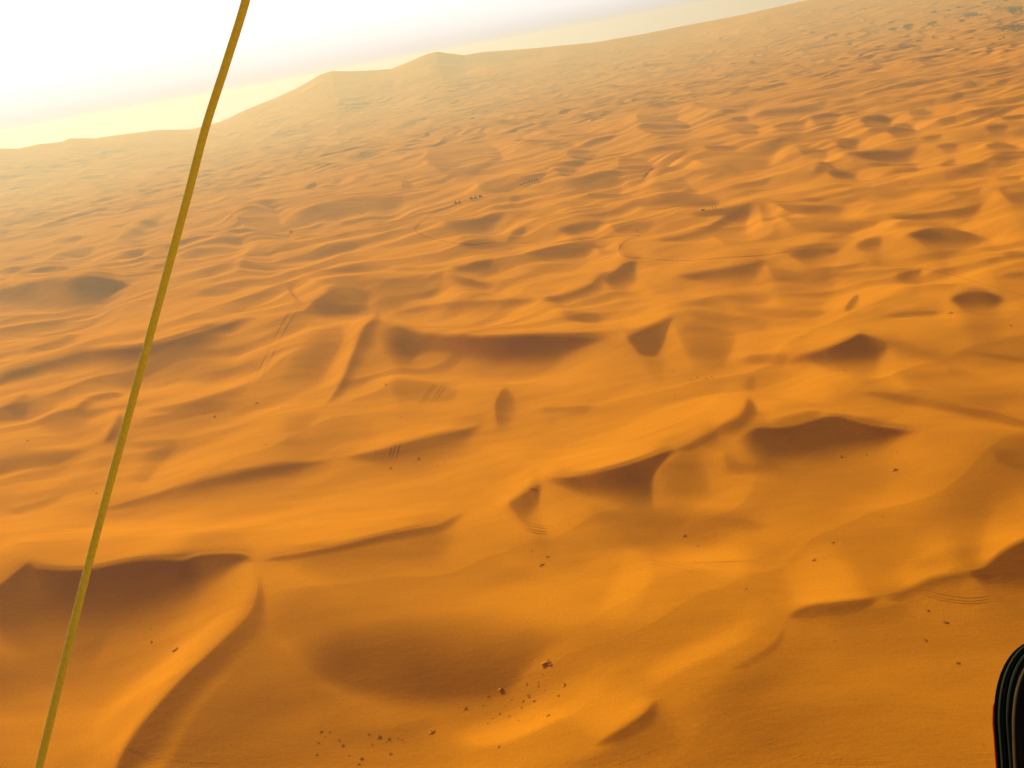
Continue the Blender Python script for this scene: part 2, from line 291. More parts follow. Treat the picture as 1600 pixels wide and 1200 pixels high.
P(.35, [(1200,397),(1230,390),(1266,382),(1300,380),(1340,378)], [(1205,401),(1235,397),(1270,392),(1305,388),(1340,383)], .1,.4,.15)
P(.6, [(1332,387),(1345,378),(1360,372),(1382,370)], [(1338,391),(1350,391),(1365,389),(1382,378)], .12,.5,.15)
P(.85, [(1405,372),(1430,362),(1455,355),(1480,355),(1505,361),(1530,367),(1560,372)], [(1415,377),(1440,381),(1465,384),(1490,385),(1512,382),(1535,378),(1560,375)], .12,.5,.12)
P(.68, [(1380,341),(1420,337),(1466,331),(1505,325),(1533,317),(1550,308)], [(1390,344),(1430,343),(1470,341),(1505,342),(1528,338),(1532,322)], .1,.5,.12)
P(.7, [(1562,292),(1566,300),(1580,302),(1605,300),(1650,300)], [(1566,304),(1575,314),(1588,319),(1608,319),(1650,316)], .1,.6,.12)
P(-.2, [(1520,320),(1545,305),(1560,290)], [(1530,335),(1555,325),(1568,310)], .2,.5,.2)
P(.3, [(1290,370),(1330,355),(1370,345),(1380,342)], [(1300,378),(1335,366),(1375,354),(1385,346)], .3,.4,.2)
P(.25, [(1380,350),(1440,345),(1500,350)], [(1390,358),(1440,356),(1500,358)], .3,.4,.2)
P(.45, [(1290,268),(1292,260),(1310,265)], [(1280,272),(1284,262),(1290,252)], .1,.4,.2)
P(.85, [(1290,268),(1302,266),(1320,268),(1345,272)], [(1294,275),(1306,278),(1325,279),(1345,276)], .15,.5,.14)
P(.75, [(1305,240),(1335,238),(1370,236),(1405,236),(1425,230),(1440,224)], [(1315,242),(1345,245),(1375,249),(1405,249),(1425,245),(1441,232)], .1,.5,.12)
P(.6, [(1055,250),(1095,246),(1133,240),(1170,236),(1200,230),(1236,222)], [(1065,254),(1105,256),(1140,257),(1175,256),(1205,251),(1230,238)], .1,.5,.12)
P(.25, [(1238,222),(1270,232),(1300,240)], [(1245,245),(1275,248),(1300,247)], .08,.3,.15)
P(.35, [(1110,200),(1160,192),(1200,196)], [(1120,204),(1160,202),(1200,201)], .2,.4,.2)
P(.85, [(1340,192),(1350,183),(1362,180),(1378,180),(1398,186)], [(1344,194),(1354,198),(1367,199),(1382,196),(1400,190)], .15,.55,.14)
P(.8, [(1383,209),(1392,200),(1404,194),(1420,193),(1434,200)], [(1385,212),(1396,214),(1408,213),(1422,208),(1434,204)], .15,.5,.14)
P(.78, [(1302,224),(1313,220),(1327,219),(1345,222)], [(1306,227),(1318,230),(1332,231),(1345,227)], .15,.5,.14)
P(.6, [(1140,185),(1155,182),(1172,180)], [(1144,188),(1158,188),(1172,184)], .1,.5,.2)
P(.58, [(1178,182),(1192,175),(1206,170),(1235,168),(1262,166),(1285,158),(1300,152)], [(1182,184),(1198,181),(1212,178),(1240,176),(1265,174),(1288,166),(1302,158)], .1,.5,.12)
P(.58, [(1262,192),(1280,183),(1298,177),(1318,178)], [(1266,195),(1284,193),(1300,190),(1318,184)], .12,.5,.15)
P(.5, [(1200,201),(1220,194),(1240,191),(1266,194)], [(1206,204),(1224,204),(1242,205),(1266,199)], .15,.5,.15)
P(.5, [(1066,164),(1105,162),(1146,160),(1188,155)], [(1076,167),(1110,170),(1150,172),(1186,163)], .1,.5,.15)
P(.45, [(1286,250),(1278,262),(1270,272)], [(1293,253),(1290,262),(1282,272)], .1,.4,.15)
P(.85, [(1532,228),(1550,223),(1568,222),(1600,228)], [(1536,231),(1553,233),(1572,234),(1600,231)], .15,.5,.14)
P(.7, [(1537,201),(1548,196),(1560,195),(1578,198)], [(1540,204),(1551,204),(1563,204),(1578,201)], .15,.5,.14)
P(.65, [(1508,166),(1540,161),(1570,157),(1605,151)], [(1512,169),(1543,167),(1573,164),(1607,158)], .1,.5,.15)
P(.6, [(1512,175),(1536,171),(1562,167)], [(1516,179),(1539,177),(1564,172)], .1,.5,.15)
P(.7, [(1475,150),(1492,146),(1512,145),(1535,141)], [(1479,153),(1496,154),(1515,153),(1537,147)], .15,.5,.15)
P(.65, [(1502,135),(1515,129),(1528,126),(1543,126)], [(1506,138),(1519,136),(1532,134),(1543,130)], .15,.5,.15)
P(.55, [(1528,109),(1540,104),(1553,101)], [(1532,111),(1544,109),(1555,104)], .15,.5,.15)
P(.65, [(1405,133),(1415,128),(1427,127),(1440,132)], [(1410,137),(1419,137),(1430,136),(1440,134)], .15,.5,.15)
P(.6, [(1415,176),(1432,173),(1445,172),(1462,175)], [(1420,179),(1436,180),(1448,180),(1462,178)], .15,.5,.15)
P(.5, [(1462,186),(1480,181),(1495,179)], [(1466,190),(1483,189),(1497,184)], .15,.5,.15)
P(.5, [(1436,217),(1455,212),(1475,209)], [(1440,220),(1458,218),(1477,213)], .15,.5,.15)
P(.65, [(1460,228),(1478,225),(1500,226)], [(1465,231),(1482,232),(1500,230)], .15,.5,.15)
P(.55, [(1485,270),(1505,263),(1523,256),(1547,250)], [(1492,274),(1512,270),(1530,266),(1550,256)], .15,.5,.15)
P(.5, [(1465,256),(1480,250),(1495,247)], [(1470,259),(1484,257),(1497,252)], .15,.5,.15)
P(.3, [(1326,292),(1345,293),(1362,290)], [(1330,297),(1348,298),(1362,295)], .15,.5,.15)
P(.6, [(1600,178),(1580,182),(1562,187)], [(1602,184),(1584,188),(1566,190)], .1,.5,.15)
P(.6, [(993,195),(998,175),(1003,165),(1020,162),(1045,162),(1070,171)], [(996,197),(1008,193),(1020,190),(1035,188),(1050,185),(1070,176)], .08,.7,.1)
P(.5, [(988,205),(1015,194),(1032,189),(1047,185),(1070,190),(1085,193)], [(995,208),(1020,209),(1036,213),(1050,213),(1070,205),(1085,197)], .08,.5,.12)
P(.45, [(864,155),(875,149),(886,146),(900,149),(915,153)], [(868,158),(880,161),(892,162),(904,159),(915,155)], .1,.6,.12)
P(.35, [(915,146),(935,144),(950,145)], [(918,150),(938,151),(950,148)], .1,.6,.2)
P(.5, [(803,222),(830,222),(870,223),(907,224)], [(812,225),(840,228),(875,230),(907,227)], .1,.4,.15)
P(.5, [(825,203),(860,204),(895,205),(937,204)], [(838,207),(868,210),(900,211),(937,207)], .1,.5,.15)
P(.5, [(903,229),(922,221),(940,216),(965,209)], [(910,232),(928,229),(944,225),(966,214)], .1,.5,.15)
P(.45, [(884,247),(888,237),(895,232),(928,228)], [(888,250),(896,250),(908,249),(930,235)], .1,.6,.15)
P(.5, [(884,200),(890,190),(905,183)], [(888,202),(898,199),(910,190)], .1,.5,.15)
P(.4, [(835,197),(860,194),(885,186),(900,181)], [(838,200),(863,198),(888,191),(902,184)], .1,.4,.15)
P(.45, [(693,190),(699,183),(707,179),(724,185)], [(696,191),(704,192),(712,192),(724,188)], .1,.6,.14)
P(.4, [(704,170),(717,163),(732,160),(752,163)], [(708,172),(722,171),(736,169),(752,166)], .1,.5,.15)
P(.4, [(700,183),(715,179),(730,181)], [(704,187),(720,189),(732,186)], .1,.5,.2)
P(.4, [(785,166),(800,162),(817,160)], [(788,172),(803,174),(818,168)], .1,.5,.15)
P(.35, [(803,222),(810,214),(816,208)], [(810,224),(818,218),(822,212)], .1,.4,.15)
P(.35, [(628,298),(628,290),(627,283)], [(650,298),(645,290),(640,284)], .1,.4,.15)
P(.5, [(500,292),(515,287),(525,283),(533,279)], [(502,293),(518,292),(528,288),(535,283)], .1,.5,.15)
P(.5, [(550,278),(565,276),(578,270)], [(553,280),(568,279),(580,273)], .1,.5,.15)
P(.35, [(595,273),(615,275),(640,275)], [(600,276),(618,278),(640,277)], .1,.5,.15)
P(.45, [(645,280),(680,277),(715,273),(735,267)], [(652,282),(685,284),(718,281),(737,272)], .1,.5,.15)
P(.5, [(625,250),(640,245),(655,240),(665,235)], [(628,252),(643,249),(658,245),(667,238)], .1,.5,.15)
P(.4, [(470,272),(482,264),(495,270)], [(475,278),(485,280),(495,276)], .1,.5,.15)
P(.45, [(435,262),(445,257),(455,260),(490,260)], [(440,265),(450,264),(465,264),(492,262)], .1,.5,.15)
P(.45, [(475,291),(485,288),(495,287)], [(478,293),(488,292),(497,289)], .1,.5,.15)
P(.6, [(172,375),(190,368),(207,361),(218,352),(232,344),(262,332)], [(180,377),(196,378),(210,378),(222,370),(236,355),(264,338)], .09,.55,.12)
P(.55, [(8,368),(30,364),(50,359),(75,355),(103,352)], [(14,371),(34,370),(55,369),(80,366),(103,357)], .1,.5,.12)
P(.4, [(108,342),(120,334),(135,329),(150,332),(170,335)], [(112,345),(125,345),(142,345),(156,341),(170,338)], .1,.55,.14)
P(.42, [(60,345),(75,338),(95,333)], [(63,349),(80,351),(100,342)], .1,.5,.14)
P(.5, [(86,379),(100,376),(114,374),(128,370)], [(88,382),(104,382),(118,380),(130,374)], .1,.5,.14)
P(.45, [(78,404),(95,398),(110,392),(128,388),(150,386)], [(82,406),(100,406),(116,402),(134,396),(152,390)], .1,.5,.14)
P(.5, [(172,409),(188,402),(202,396),(227,390)], [(176,412),(194,410),(208,405),(229,396)], .1,.5,.14)
P(.6, [(222,399),(236,394),(252,389),(272,386)], [(226,403),(242,402),(258,399),(274,392)], .1,.5,.14)
P(.5, [(228,422),(242,416),(258,408),(270,404)], [(230,424),(246,421),(262,414),(272,408)], .1,.5,.14)
P(.4, [(272,402),(310,386),(335,375),(352,368),(376,357)], [(285,412),(325,402),(350,400),(375,390),(395,368)], .05,.25,.12)
P(.45, [(270,383),(300,374),(330,364),(345,358)], [(272,388),(303,379),(332,369),(347,362)], .1,.5,.14)
P(.4, [(0,432),(15,424),(35,419)], [(4,436),(20,430),(38,423)], .1,.5,.14)
P(.4, [(20,431),(50,424),(110,419)], [(25,434),(55,429),(112,422)], .1,.5,.14)
P(.4, [(0,388),(12,386),(25,384)], [(0,391),(14,391),(25,388)], .1,.5,.2)
P(.4, [(20,402),(35,401),(50,399)], [(22,405),(38,405),(52,402)], .1,.5,.2)
P(.4, [(165,352),(180,350),(195,349)], [(170,357),(185,358),(196,353)], .1,.5,.2)
P(.4, [(285,330),(305,325),(320,318)], [(290,333),(310,330),(322,323)], .1,.5,.2)
P(.4, [(340,312),(370,310),(395,308)], [(343,317),(373,317),(397,312)], .1,.5,.2)
P(.4, [(345,304),(368,301),(390,297)], [(350,307),(372,306),(392,301)], .1,.5,.2)
P(.4, [(395,285),(420,282),(450,276)], [(398,289),(424,287),(452,280)], .1,.5,.2)
P(.4, [(360,300),(390,295),(410,286)], [(364,303),(394,299),(413,290)], .1,.5,.2)
P(.35, [(1340,305),(1440,292),(1540,280)], [(1350,316),(1450,307),(1545,296)], .4,.5)
P(.3, [(1130,468),(1220,478),(1310,485)], [(1140,502),(1230,502),(1310,497)], .4,.5)
P(-.25, [(1183,318),(1187,335),(1189,360)], [(1160,345),(1155,360),(1160,378)], .08,.4)
P(.22, [(1200,330),(1300,342),(1380,345)], [(1210,365),(1290,372),(1370,360)], .3,.4)
P(.28, [(1040,265),(1090,262),(1140,268)], [(1045,275),(1095,275),(1140,275)], .3,.4)
P(.3, [(1150,205),(1170,200),(1190,205)], [(1155,215),(1175,216),(1190,210)], .3,.4)
P(.35, [(1090,232),(1120,228),(1160,232)], [(1095,238),(1125,238),(1160,236)], .3,.4)
P(.35, [(1440,262),(1420,255),(1390,262)], [(1440,270),(1420,268),(1392,268)], .3,.4)
P(.35, [(1550,280),(1575,276),(1600,278)], [(1552,288),(1577,288),(1600,286)], .3,.4)
P(.3, [(1480,300),(1510,296),(1540,292)], [(1482,308),(1512,306),(1542,300)], .3,.4)
P(.3, [(1560,395),(1585,392),(1620,395)], [(1565,402),(1590,402),(1620,402)], .3,.4)
P(.55, [(1560,430),(1585,425),(1620,424)], [(1565,434),(1590,434),(1620,432)], .2,.5)
P(.25, [(700,375),(760,372),(820,385)], [(710,392),(770,392),(815,395)], .4,.5)
P(.25, [(560,255),(600,250),(640,252)], [(565,263),(605,263),(640,258)], .2,.5)
P(.3, [(540,232),(575,226),(610,228)], [(545,240),(580,238),(610,234)], .2,.5)
P(.35, [(890,770),(1000,785),(1100,792),(1190,800)], [(900,850),(1000,872),(1100,872),(1200,850)], .35,.4,.3)
P(.3, [(1000,1130),(1100,1062),(1200,985),(1300,935)], [(1080,1180),(1180,1120),(1280,1060),(1380,1000)], .45,.5,.3)
P(.3, [(520,450),(600,442),(700,440)], [(590,502),(650,490),(720,470)], .3,.4,.3)
P(.25, [(1190,415),(1260,435),(1330,452)], [(1170,492),(1240,502),(1320,500)], .3,.4,.3)
P(.3, [(30,650),(100,630),(165,618)], [(60,705),(120,692),(170,672)], .4,.45,.3)
P(.25, [(425,640),(470,640),(510,636)], [(418,702),(460,697),(505,672)], .3,.4,.3)
P(.3, [(220,560),(300,545),(400,515)], [(250,612),(330,600),(410,590)], .4,.45,.3)
P(.3, [(1380,565),(1480,575),(1620,590)], [(1390,640),(1490,655),(1620,670)], .4,.6,.3)
#P(.25, [(1380,780),(1480,790),(1620,770)], [(1400,860),(1490,880),(1620,850)], .4,.5,.3)
#P(.25, [(930,560),(1000,570),(1060,600)], [(930,600),(990,620),(1050,640)], .4,.45,.3)
P(.22, [(760,400),(860,408),(960,400)], [(770,425),(860,432),(940,425)], .4,.45,.3)
P(.25, [(440,425),(520,432),(600,425)], [(450,445),(520,448),(600,438)], .4,.45,.3)
P(.22, [(1210,300),(1300,308),(1380,300)], [(1220,318),(1300,322),(1380,318)], .4,.45,.3)
P(.22, [(850,312),(920,315),(980,330)], [(860,340),(920,345),(980,345)], .4,.45,.3)
P(-.15, [(760,880),(820,900),(900,930)], [(740,845),(820,860),(900,880)], .3,.5,.25)
P(-.2, [(980,470),(1040,470),(1060,462)], [(960,440),(1020,440),(1050,435)], .2,.5,.25)
P(-.2, [(1180,640),(1260,625),(1340,610)], [(1200,595),(1270,590),(1340,580)], .3,.6,.25)


BX = [0, 200, 400, 600, 800, 1000, 1200, 1400, 1600]
BY = [0, 200, 400, 600, 800, 1000, 1200]
BASE = np.array([
 [0, 0, 0, 0, 0, 0, 0, 0, .05],
 [0, 0, 0, 0, 0, 0, .02, .05, .08],
 [0, 0, 0, 0, 0, 0, .02, .06, .12],
 [.04, .04, .06, .05, .0, .04, .06, .10, .20],
 [.04, .04, .04, .02, .04, .08, .12, .16, .28],
 [.33, .28, .32, .25, .20, .21, .31, .36, .44],
 [.34, .28, .44, .32, .24, .27, .40, .43, .46]], float)

def resample(p, n):
    p = np.array(p, float)
    if len(p) > 2:     # Catmull-Rom
        q = []
        pp = np.vstack([2 * p[0] - p[1], p, 2 * p[-1] - p[-2]])
        for i in range(1, len(pp) - 2):
            for t in np.linspace(0, 1, 12, endpoint=False):
                a, b, c, d = pp[i - 1], pp[i], pp[i + 1], pp[i + 2]
                q.append(.5 * (2 * b + (c - a) * t + (2 * a - 5 * b + 4 * c - d) * t * t + (3 * b - a - 3 * c + d) * t ** 3))
        q.append(p[-1]); p = np.array(q)
    s = np.r_[0, np.cumsum(np.hypot(*np.diff(p, axis=0).T))]
    t = np.linspace(0, s[-1], n)
    return np.c_[np.interp(t, s, p[:, 0]), np.interp(t, s, p[:, 1])], s[-1]

RW, RH, RM = 1760, 1360, 80          # raster of wanted shading, with a margin of 80
def blur(a, s):
    n = int(3 * s + 1); k = np.exp(-np.arange(-n, n + 1) ** 2 / (2 * s * s)); k /= k.sum()
    for ax in (0, 1):
        p = np.pad(a, [(n, n) if i == ax else (0, 0) for i in (0, 1)], mode='edge')
        o = np.zeros_like(a)
        for i, kk in enumerate(k):
            o += kk * (p[i:i + a.shape[0]] if ax == 0 else p[:, i:i + a.shape[1]])
        a = o
    return a

def splat(T, val, X, Y):
    xi = np.round(X + RM).astype(int); yi = np.round(Y + RM).astype(int)
    ok = (xi >= 0) & (xi < RW) & (yi >= 0) & (yi < RH)
    np.maximum.at(T, (yi[ok], xi[ok]), val[ok])

def shade_map():
    D = np.zeros((RH, RW)); B = np.zeros((RH, RW)); TL = np.zeros((RH, RW)); CR = np.zeros((RH, RW))
    for v, cr, ft, a, b, e in FACES:
        if a < .16: a = a * .5
        _, L = resample(cr, 4)
        n = int(max(24, L * 2))
        c, _ = resample(cr, n); f, _ = resample(ft, n)
        if v > 0 and a < .3 and b < .85: f = c + (f - c) * 1.42; b = b * .55
        if v > 0:      # every slip face runs out to a point
            tt = np.linspace(0, 1, n); f = c + (f - c) * (np.clip(np.minimum(tt, 1 - tt) / max(e, .22), .03, 1) ** .75)[:, None]
            var = np.interp(np.linspace(0, 1, n), np.linspace(0, 1, 7), .88 + .24 * _rs.rand(7))[:, None]
        else: var = 1
        wd = np.hypot(*(c - f).T).max(); m = int(max(6, wd * 2.2))
        u = np.linspace(0, 1, m)[None, :]; t = np.linspace(0, 1, n)[:, None]
        up_ = np.clip(u / a, 0, 1); dn = 1 - np.clip((u - b) / (1 - b + 1e-6), 0, 1)
        prof = up_ * up_ * (3 - 2 * up_) * dn * dn * (3 - 2 * dn)
        tp = np.clip(np.minimum(t, 1 - t) / min(e * 1.5, .45), 0, 1); tp = tp * tp * (3 - 2 * tp)
        X = c[:, None, 0] * (1 - u) + f[:, None, 0] * u; Y = c[:, None, 1] * (1 - u) + f[:, None, 1] * u
        splat(D if v > 0 else B, np.abs(v) * ((.9 if v < .9 else 1.0) if v > 0 else 1.15) * prof * tp * var, X, Y)
        if v > .3 and a < .3:
            # the windward slope rises brightly to the crest; the floor beyond the foot flattens slowly
            loc = np.hypot(*(c - f).T)[:, None]; k_ = np.maximum(loc, .35 * wd)
            nr = (c - f) / np.maximum(np.hypot(*(c - f).T)[:, None], 1e-3)
            nm = nr.mean(0); nr = .5 * nr + .5 * nm
            m = int(max(8, wd * 3.2 * 1.6)); tp = np.clip(np.minimum(t, 1 - t) / .42, 0, 1); tp = tp * tp * (3 - 2 * tp)
            u = np.linspace(0, 1, m)[None, :]
            w_ = np.minimum(k_ * 3.0 + 7, 120)
            splat(CR, .50 * v * tp * (1 - u) ** 1.3 * np.clip(u / .04, 0, 1), c[:, None, 0] + nr[:, None, 0] * w_ * u, c[:, None, 1] + nr[:, None, 1] * w_ * u)
            w_ = np.minimum(k_ * 1.8 + 5, 90)
            splat(TL, .34 * v * tp * (1 - u) ** 1.2 * np.clip(u / .02, 0, 1), f[:, None, 0] - nr[:, None, 0] * w_ * (u * 1.35 - .35), f[:, None, 1] - nr[:, None, 1] * w_ * (u * 1.35 - .35))
    keep = np.clip(1 - D / .25, 0, 1)
    TL = blur(TL * keep, 5.0); D = 1 - (1 - .9 * blur(D, .8)) * (1 - .30 * blur(D, 7.0)) * (1 - .25 * blur(D, 2.5)); B = blur(B, 2.5); CR = blur(CR * keep, 2.4) * np.clip(1 - D / .2, 0, 1)
    X, Y = np.meshgrid(np.arange(RW) - RM, np.arange(RH) - RM)
    X = np.clip(X, 0, 1600) / 200.; Y = np.clip(Y, 0, 1200) / 200.
    xi = np.minimum(X.astype(int), 7); yi = np.minimum(Y.astype(int), 5); fx = X - xi; fy = Y - yi
    fx = fx * fx * (3 - 2 * fx); fy = fy * fy * (3 - 2 * fy)
    base = (BASE[yi, xi] * (1 - fx) + BASE[yi, xi + 1] * fx) * (1 - fy) + (BASE[yi + 1, xi] * (1 - fx) + BASE[yi + 1, xi + 1] * fx) * fy
    return np.clip(1 - (1 - base) * (1 - D) * (1 - TL) - B - CR, -.36, .97)

NG = 2048
CELL = 0.8; Y0 = 90.0          # middle ground grid
CELL2 = 0.3; Y2 = 95.0         # near ground grid
def axes(cell, y0):
    return (np.arange(NG) - NG / 2) * cell, y0 + np.arange(NG) * cell
gx, gy = axes(CELL, Y0); gx2, gy2 = axes(CELL2, Y2)

def bil(A, x, y):
    x = np.clip(x, 0, A.shape[1] - 1.001); y = np.clip(y, 0, A.shape[0] - 1.001)
    xi = x.astype(np.int32); yi = y.astype(np.int32); fx = x - xi; fy = y - yi
    return (A[yi, xi] * (1 - fx) + A[yi, xi + 1] * fx) * (1 - fy) + (A[yi + 1, xi] * (1 - fx) + A[yi + 1, xi + 1] * fx) * fy

SMAP = shade_map()
def relief(cell, y0, h, longest, iters, near):
    """heights whose slopes along the sun's direction give the wanted light on every slope"""
    ax, ay = axes(cell, y0); GX, GY = np.meshgrid(ax, ay)
    se, ce = math.sin(SUN_EL), math.cos(SUN_EL)
    kx = 2 * np.pi * np.fft.rfftfreq(NG, cell)[None, :]; ky = 2 * np.pi * np.fft.fftfreq(NG, cell)[:, None]
    ks = kx * SD[0] + ky * SD[1]; kt = kx * SD[1] - ky * SD[0]
    k2 = kx * kx + ky * ky; k0 = 2 * np.pi / longest
    den = ks ** 2 + .13 * kt ** 2 + k0 ** 2 * (1. if not near else .1)
    den[0, 0] = 1
    G = (-1j * ks) / den * np.exp(-k2 * (cell * .5) ** 2)
    if near: G = G * (k2 / (k2 + k0 ** 2))
    r = np.hypot(GX, GY)
    und = .50 * fbm(GX / 60 + 3 - GY / 200, GY / 30 - GX / 90, 1, 2) + .45 * fbm(GX / 130 - GY / 300, GY / 55 + GX / 160, 6, 2) + .14 * fbm(GX / 17 + GY / 60, GY / 9 - GX / 80, 4, 2)
    small = detail(GX, GY)
    gyy, gxx = np.gradient(small, cell)
    ps = gxx * SD[0] + gyy * SD[1]
    sm = np.clip(1 - (se - ps * ce) / np.sqrt(1 + ps * ps) / se, -.4, .9) * (.10 + .85 * smooth(520, 1050, r))
    gyy, gxx = np.gradient(swell(GX, GY), cell); ps = gxx * SD[0] + gyy * SD[1]
    sw = np.clip(1 - (se - ps * ce) / np.sqrt(1 + ps * ps) / se, -.4, .6) * (.34 + .66 * smooth(280, 620, r))
    sm = 1 - (1 - sm) * (1 - sw)
    del small, gxx, gyy, ps, sw
    if near:
        win = smooth(0, 12, GY - y0) * smooth(0, 25, y0 + NG * cell - GY) * (1 - smooth(285, 305, np.abs(GX)))
    else:
        win = smooth(0, 30, GY - y0) * (1 - smooth(1500, 1690, r)) * (1 - smooth(680, 800, np.abs(GX)))
    base_z = -4 * np.ones_like(GX)
    h0 = h.copy(); Pm = np.zeros_like(GX)
    px, py = project(GX, GY, h + base_z)
    for it in range(iters):
        inside = smooth(-70, -10, px) * smooth(-70, -10, 1600 - px) * (1 - smooth(1215, 1275, py)) * smooth(90, 190, py)
        tgt = bil(SMAP, px + RM, py + RM)
        wt = win * (1 - smooth(1250, 1650, r)) * (.26 + .74 * smooth(.08, .28, np.abs(tgt)) * inside + .74 * (1 - inside))
        tgt = np.where(tgt > 0, 1 - (1 - tgt) * (1 - sm * (1 - .7 * np.clip(tgt, 0, 1))), tgt + sm * .6) * inside + sm * (1 - inside) + und * (1 - .5 * np.clip(np.abs(tgt), 0, 1))
        I = se * (1 - np.clip(tgt, -.5, .96))
        gyy, gxx = np.gradient(h, cell)
        p = gxx * SD[0] + gyy * SD[1]; q = gxx * SD[1] - gyy * SD[0]
        cur = (se - p * ce) / np.sqrt(1 + p * p + q * q)
        Pm = Pm + (1. if it == 0 else .6) * (cur - I) / ce * wt
        Pm = np.clip(Pm, -.7, 1.5)
        h = h0 + np.fft.irfft2(np.fft.rfft2(Pm) * G, s=(NG, NG)) * win
        x2, y2 = project(GX, GY, h + base_z)       # where does every ground point really fall in the picture
        px = .4 * px + .6 * x2; py = .4 * py + .6 * y2
    print('relief', cell, h.min(), h.max(), h.std())
    return h

def cubic(A, x, y):
    x = np.clip(x, 1, A.shape[1] - 2.001); y = np.clip(y, 1, A.shape[0] - 2.001)
    xi = x.astype(np.int32); yi = y.astype(np.int32); fx = x - xi; fy = y - yi
    def wts(t):   # B-spline: smooth normals
        return ((1 - t) ** 3 / 6, (3 * t ** 3 - 6 * t * t + 4) / 6, (-3 * t ** 3 + 3 * t * t + 3 * t + 1) / 6, t ** 3 / 6)
    wx, wy = wts(fx), wts(fy); o = 0
    for j in range(4):
        yy = np.clip(yi + j - 1, 0, A.shape[0] - 1); row = 0
        for i in range(4):
            row = row + wx[i] * A[yy, np.clip(xi + i - 1, 0, A.shape[1] - 1)]
        o = o + wy[j] * row
    return o

MID = relief(CELL, Y0, np.zeros((NG, NG)), 210., 9, False)
_X, _Y = np.meshgrid((gx2 - gx[0]) / CELL, (gy2 - gy[0]) / CELL)
NEARF = relief(CELL2, Y2, cubic(MID, _X, _Y), 45., 4, True)
def near_h(x, y):
    u = (x - gx[0]) / CELL; v = (y - gy[0]) / CELL
    h = cubic(MID, u, v)
    u2 = (x - gx2[0]) / CELL2; v2 = (y - gy2[0]) / CELL2
    k = np.minimum(np.minimum(u2, NG - 1 - u2), np.minimum(v2, NG - 1 - v2)) * CELL2
    w = smooth(2, 14, k)
    s = w > 0
    if s.any():
        h = h.copy(); h[s] = h[s] * (1 - w[s]) + cubic(NEARF, u2[s], v2[s]) * w[s]
    hp = h_proc(x, y); out = smooth(640, 780, np.abs(x))
    return h - 4 + out * (hp + 4)

# skyline of the great dunes far behind: picture pixel, distance in metres
SKYL = [(-260, 262, 3300), (-120, 240, 3300), (0, 232, 3300), (28, 232, 3300), (48, 228, 3250), (62, 225, 3200), (95, 222, 3200), (110, 216, 3150), (150, 216, 3150), (200, 209, 3300),
        (245, 203, 3400), (300, 202, 3500), (345, 190, 3600), (385, 171, 3700), (430, 153, 3750), (465, 137, 3800), (500, 117, 3850), (517, 111, 3900), (560, 111, 3900), (610, 108, 3950), (640, 96, 4000), (665, 85, 4050),
        (682, 80.5, 4100), (700, 83, 4150), (725, 86, 4200), (755, 81, 4250), (800, 78, 4300), (860, 73, 4400), (930, 66, 4500), (1000, 54, 4600), (1060, 42, 4700), (1150, 25, 4800), (1300, -8, 4900), (1500, -45, 5000), (1800, -100, 5000)]
_sk = np.array(SKYL, float); _sk[:, 2] = 3300 + (_sk[:, 0] + 260) * .75; _d = ray(_sk[:, 0], _sk[:, 1])
_hd = np.hypot(_d[:, 0], _d[:, 1]); SK_AZ = np.arctan2(_d[:, 0], _d[:, 1]); SK_D = _sk[:, 2]; SK_H = CAM_H + _d[:, 2] / _hd * _sk[:, 2]
_o = np.argsort(SK_AZ); SK_AZ, SK_D, SK_H = SK_AZ[_o], SK_D[_o], SK_H[_o]

def height(x, y):
    """terrain height at any ground point"""
    x = np.asarray(x, float); y = np.asarray(y, float)
    r = np.hypot(x, y); az = np.arctan2(x, y)
    u = (x - gx[0]) / CELL; v = (y - gy[0]) / CELL
    inn = smooth(0, 40, np.minimum(np.minimum(u, NG - 1 - u), np.minimum(v, NG - 1 - v))) * (1 - smooth(1450, 1620, r))
    hp = h_proc(x, y)
    Dc = np.interp(az, SK_AZ, SK_D); Hc = np.interp(az, SK_AZ, SK_H)
    back = r > Dc
    t = np.where(back, (r - Dc) / 1100., (Dc - r) / (Dc * .42))
    mass = Hc * np.where(back, 1 - smooth(0, 1, t), np.clip(1 - t, 0, 1) ** 1.7)
    near_top = np.exp(-((r - Dc) / (Dc * .035)) ** 2)
    # spurs and gullies on the big dunes
    spur = (fbm(x / 330 + y / 1500, y / 420, 3, 3)) * 46 * smooth(.02, .35, mass / 130) * (1 - near_top)
    fl = hp * (1 - near_top * .93) * (1 - .25 * smooth(2500, 4000, r))
    far = fl + mass + spur - 10 * smooth(1500, 2600, r) * (1 - near_top)
    o = far
    s = inn > 0
    if np.any(s):
        o = far.copy(); o[s] = near_h(x[s], y[s]) * inn[s] + far[s] * (1 - inn[s])
    return o

def ground_at(px, py):
    """where the ray through a picture pixel meets the sand"""
    px = np.atleast_1d(np.asarray(px, float)); py = np.atleast_1d(np.asarray(py, float))
    d = ray(px, py)
    t = (CAM_H - 25) / np.maximum(-d[:, 2], 1e-3)
    lo = t.copy(); hit = np.zeros(len(t), bool)
    step = np.maximum(t * .004, .4)
    for i in range(260):
        p = d * t[:, None]
        below = (CAM_H + p[:, 2]) <= height(p[:, 0], p[:, 1])
        hit |= below
        lo = np.where(hit, lo, t); t = np.where(hit, t, t + step)
        if hit.all(): break
    hi = t
    for i in range(22):
        m = (lo + hi) / 2; p = d * m[:, None]
        b = (CAM_H + p[:, 2]) <= height(p[:, 0], p[:, 1])
        hi = np.where(b, m, hi); lo = np.where(b, lo, m)
    p = d * hi[:, None]
    return np.c_[p[:, 0], p[:, 1], height(p[:, 0], p[:, 1])]

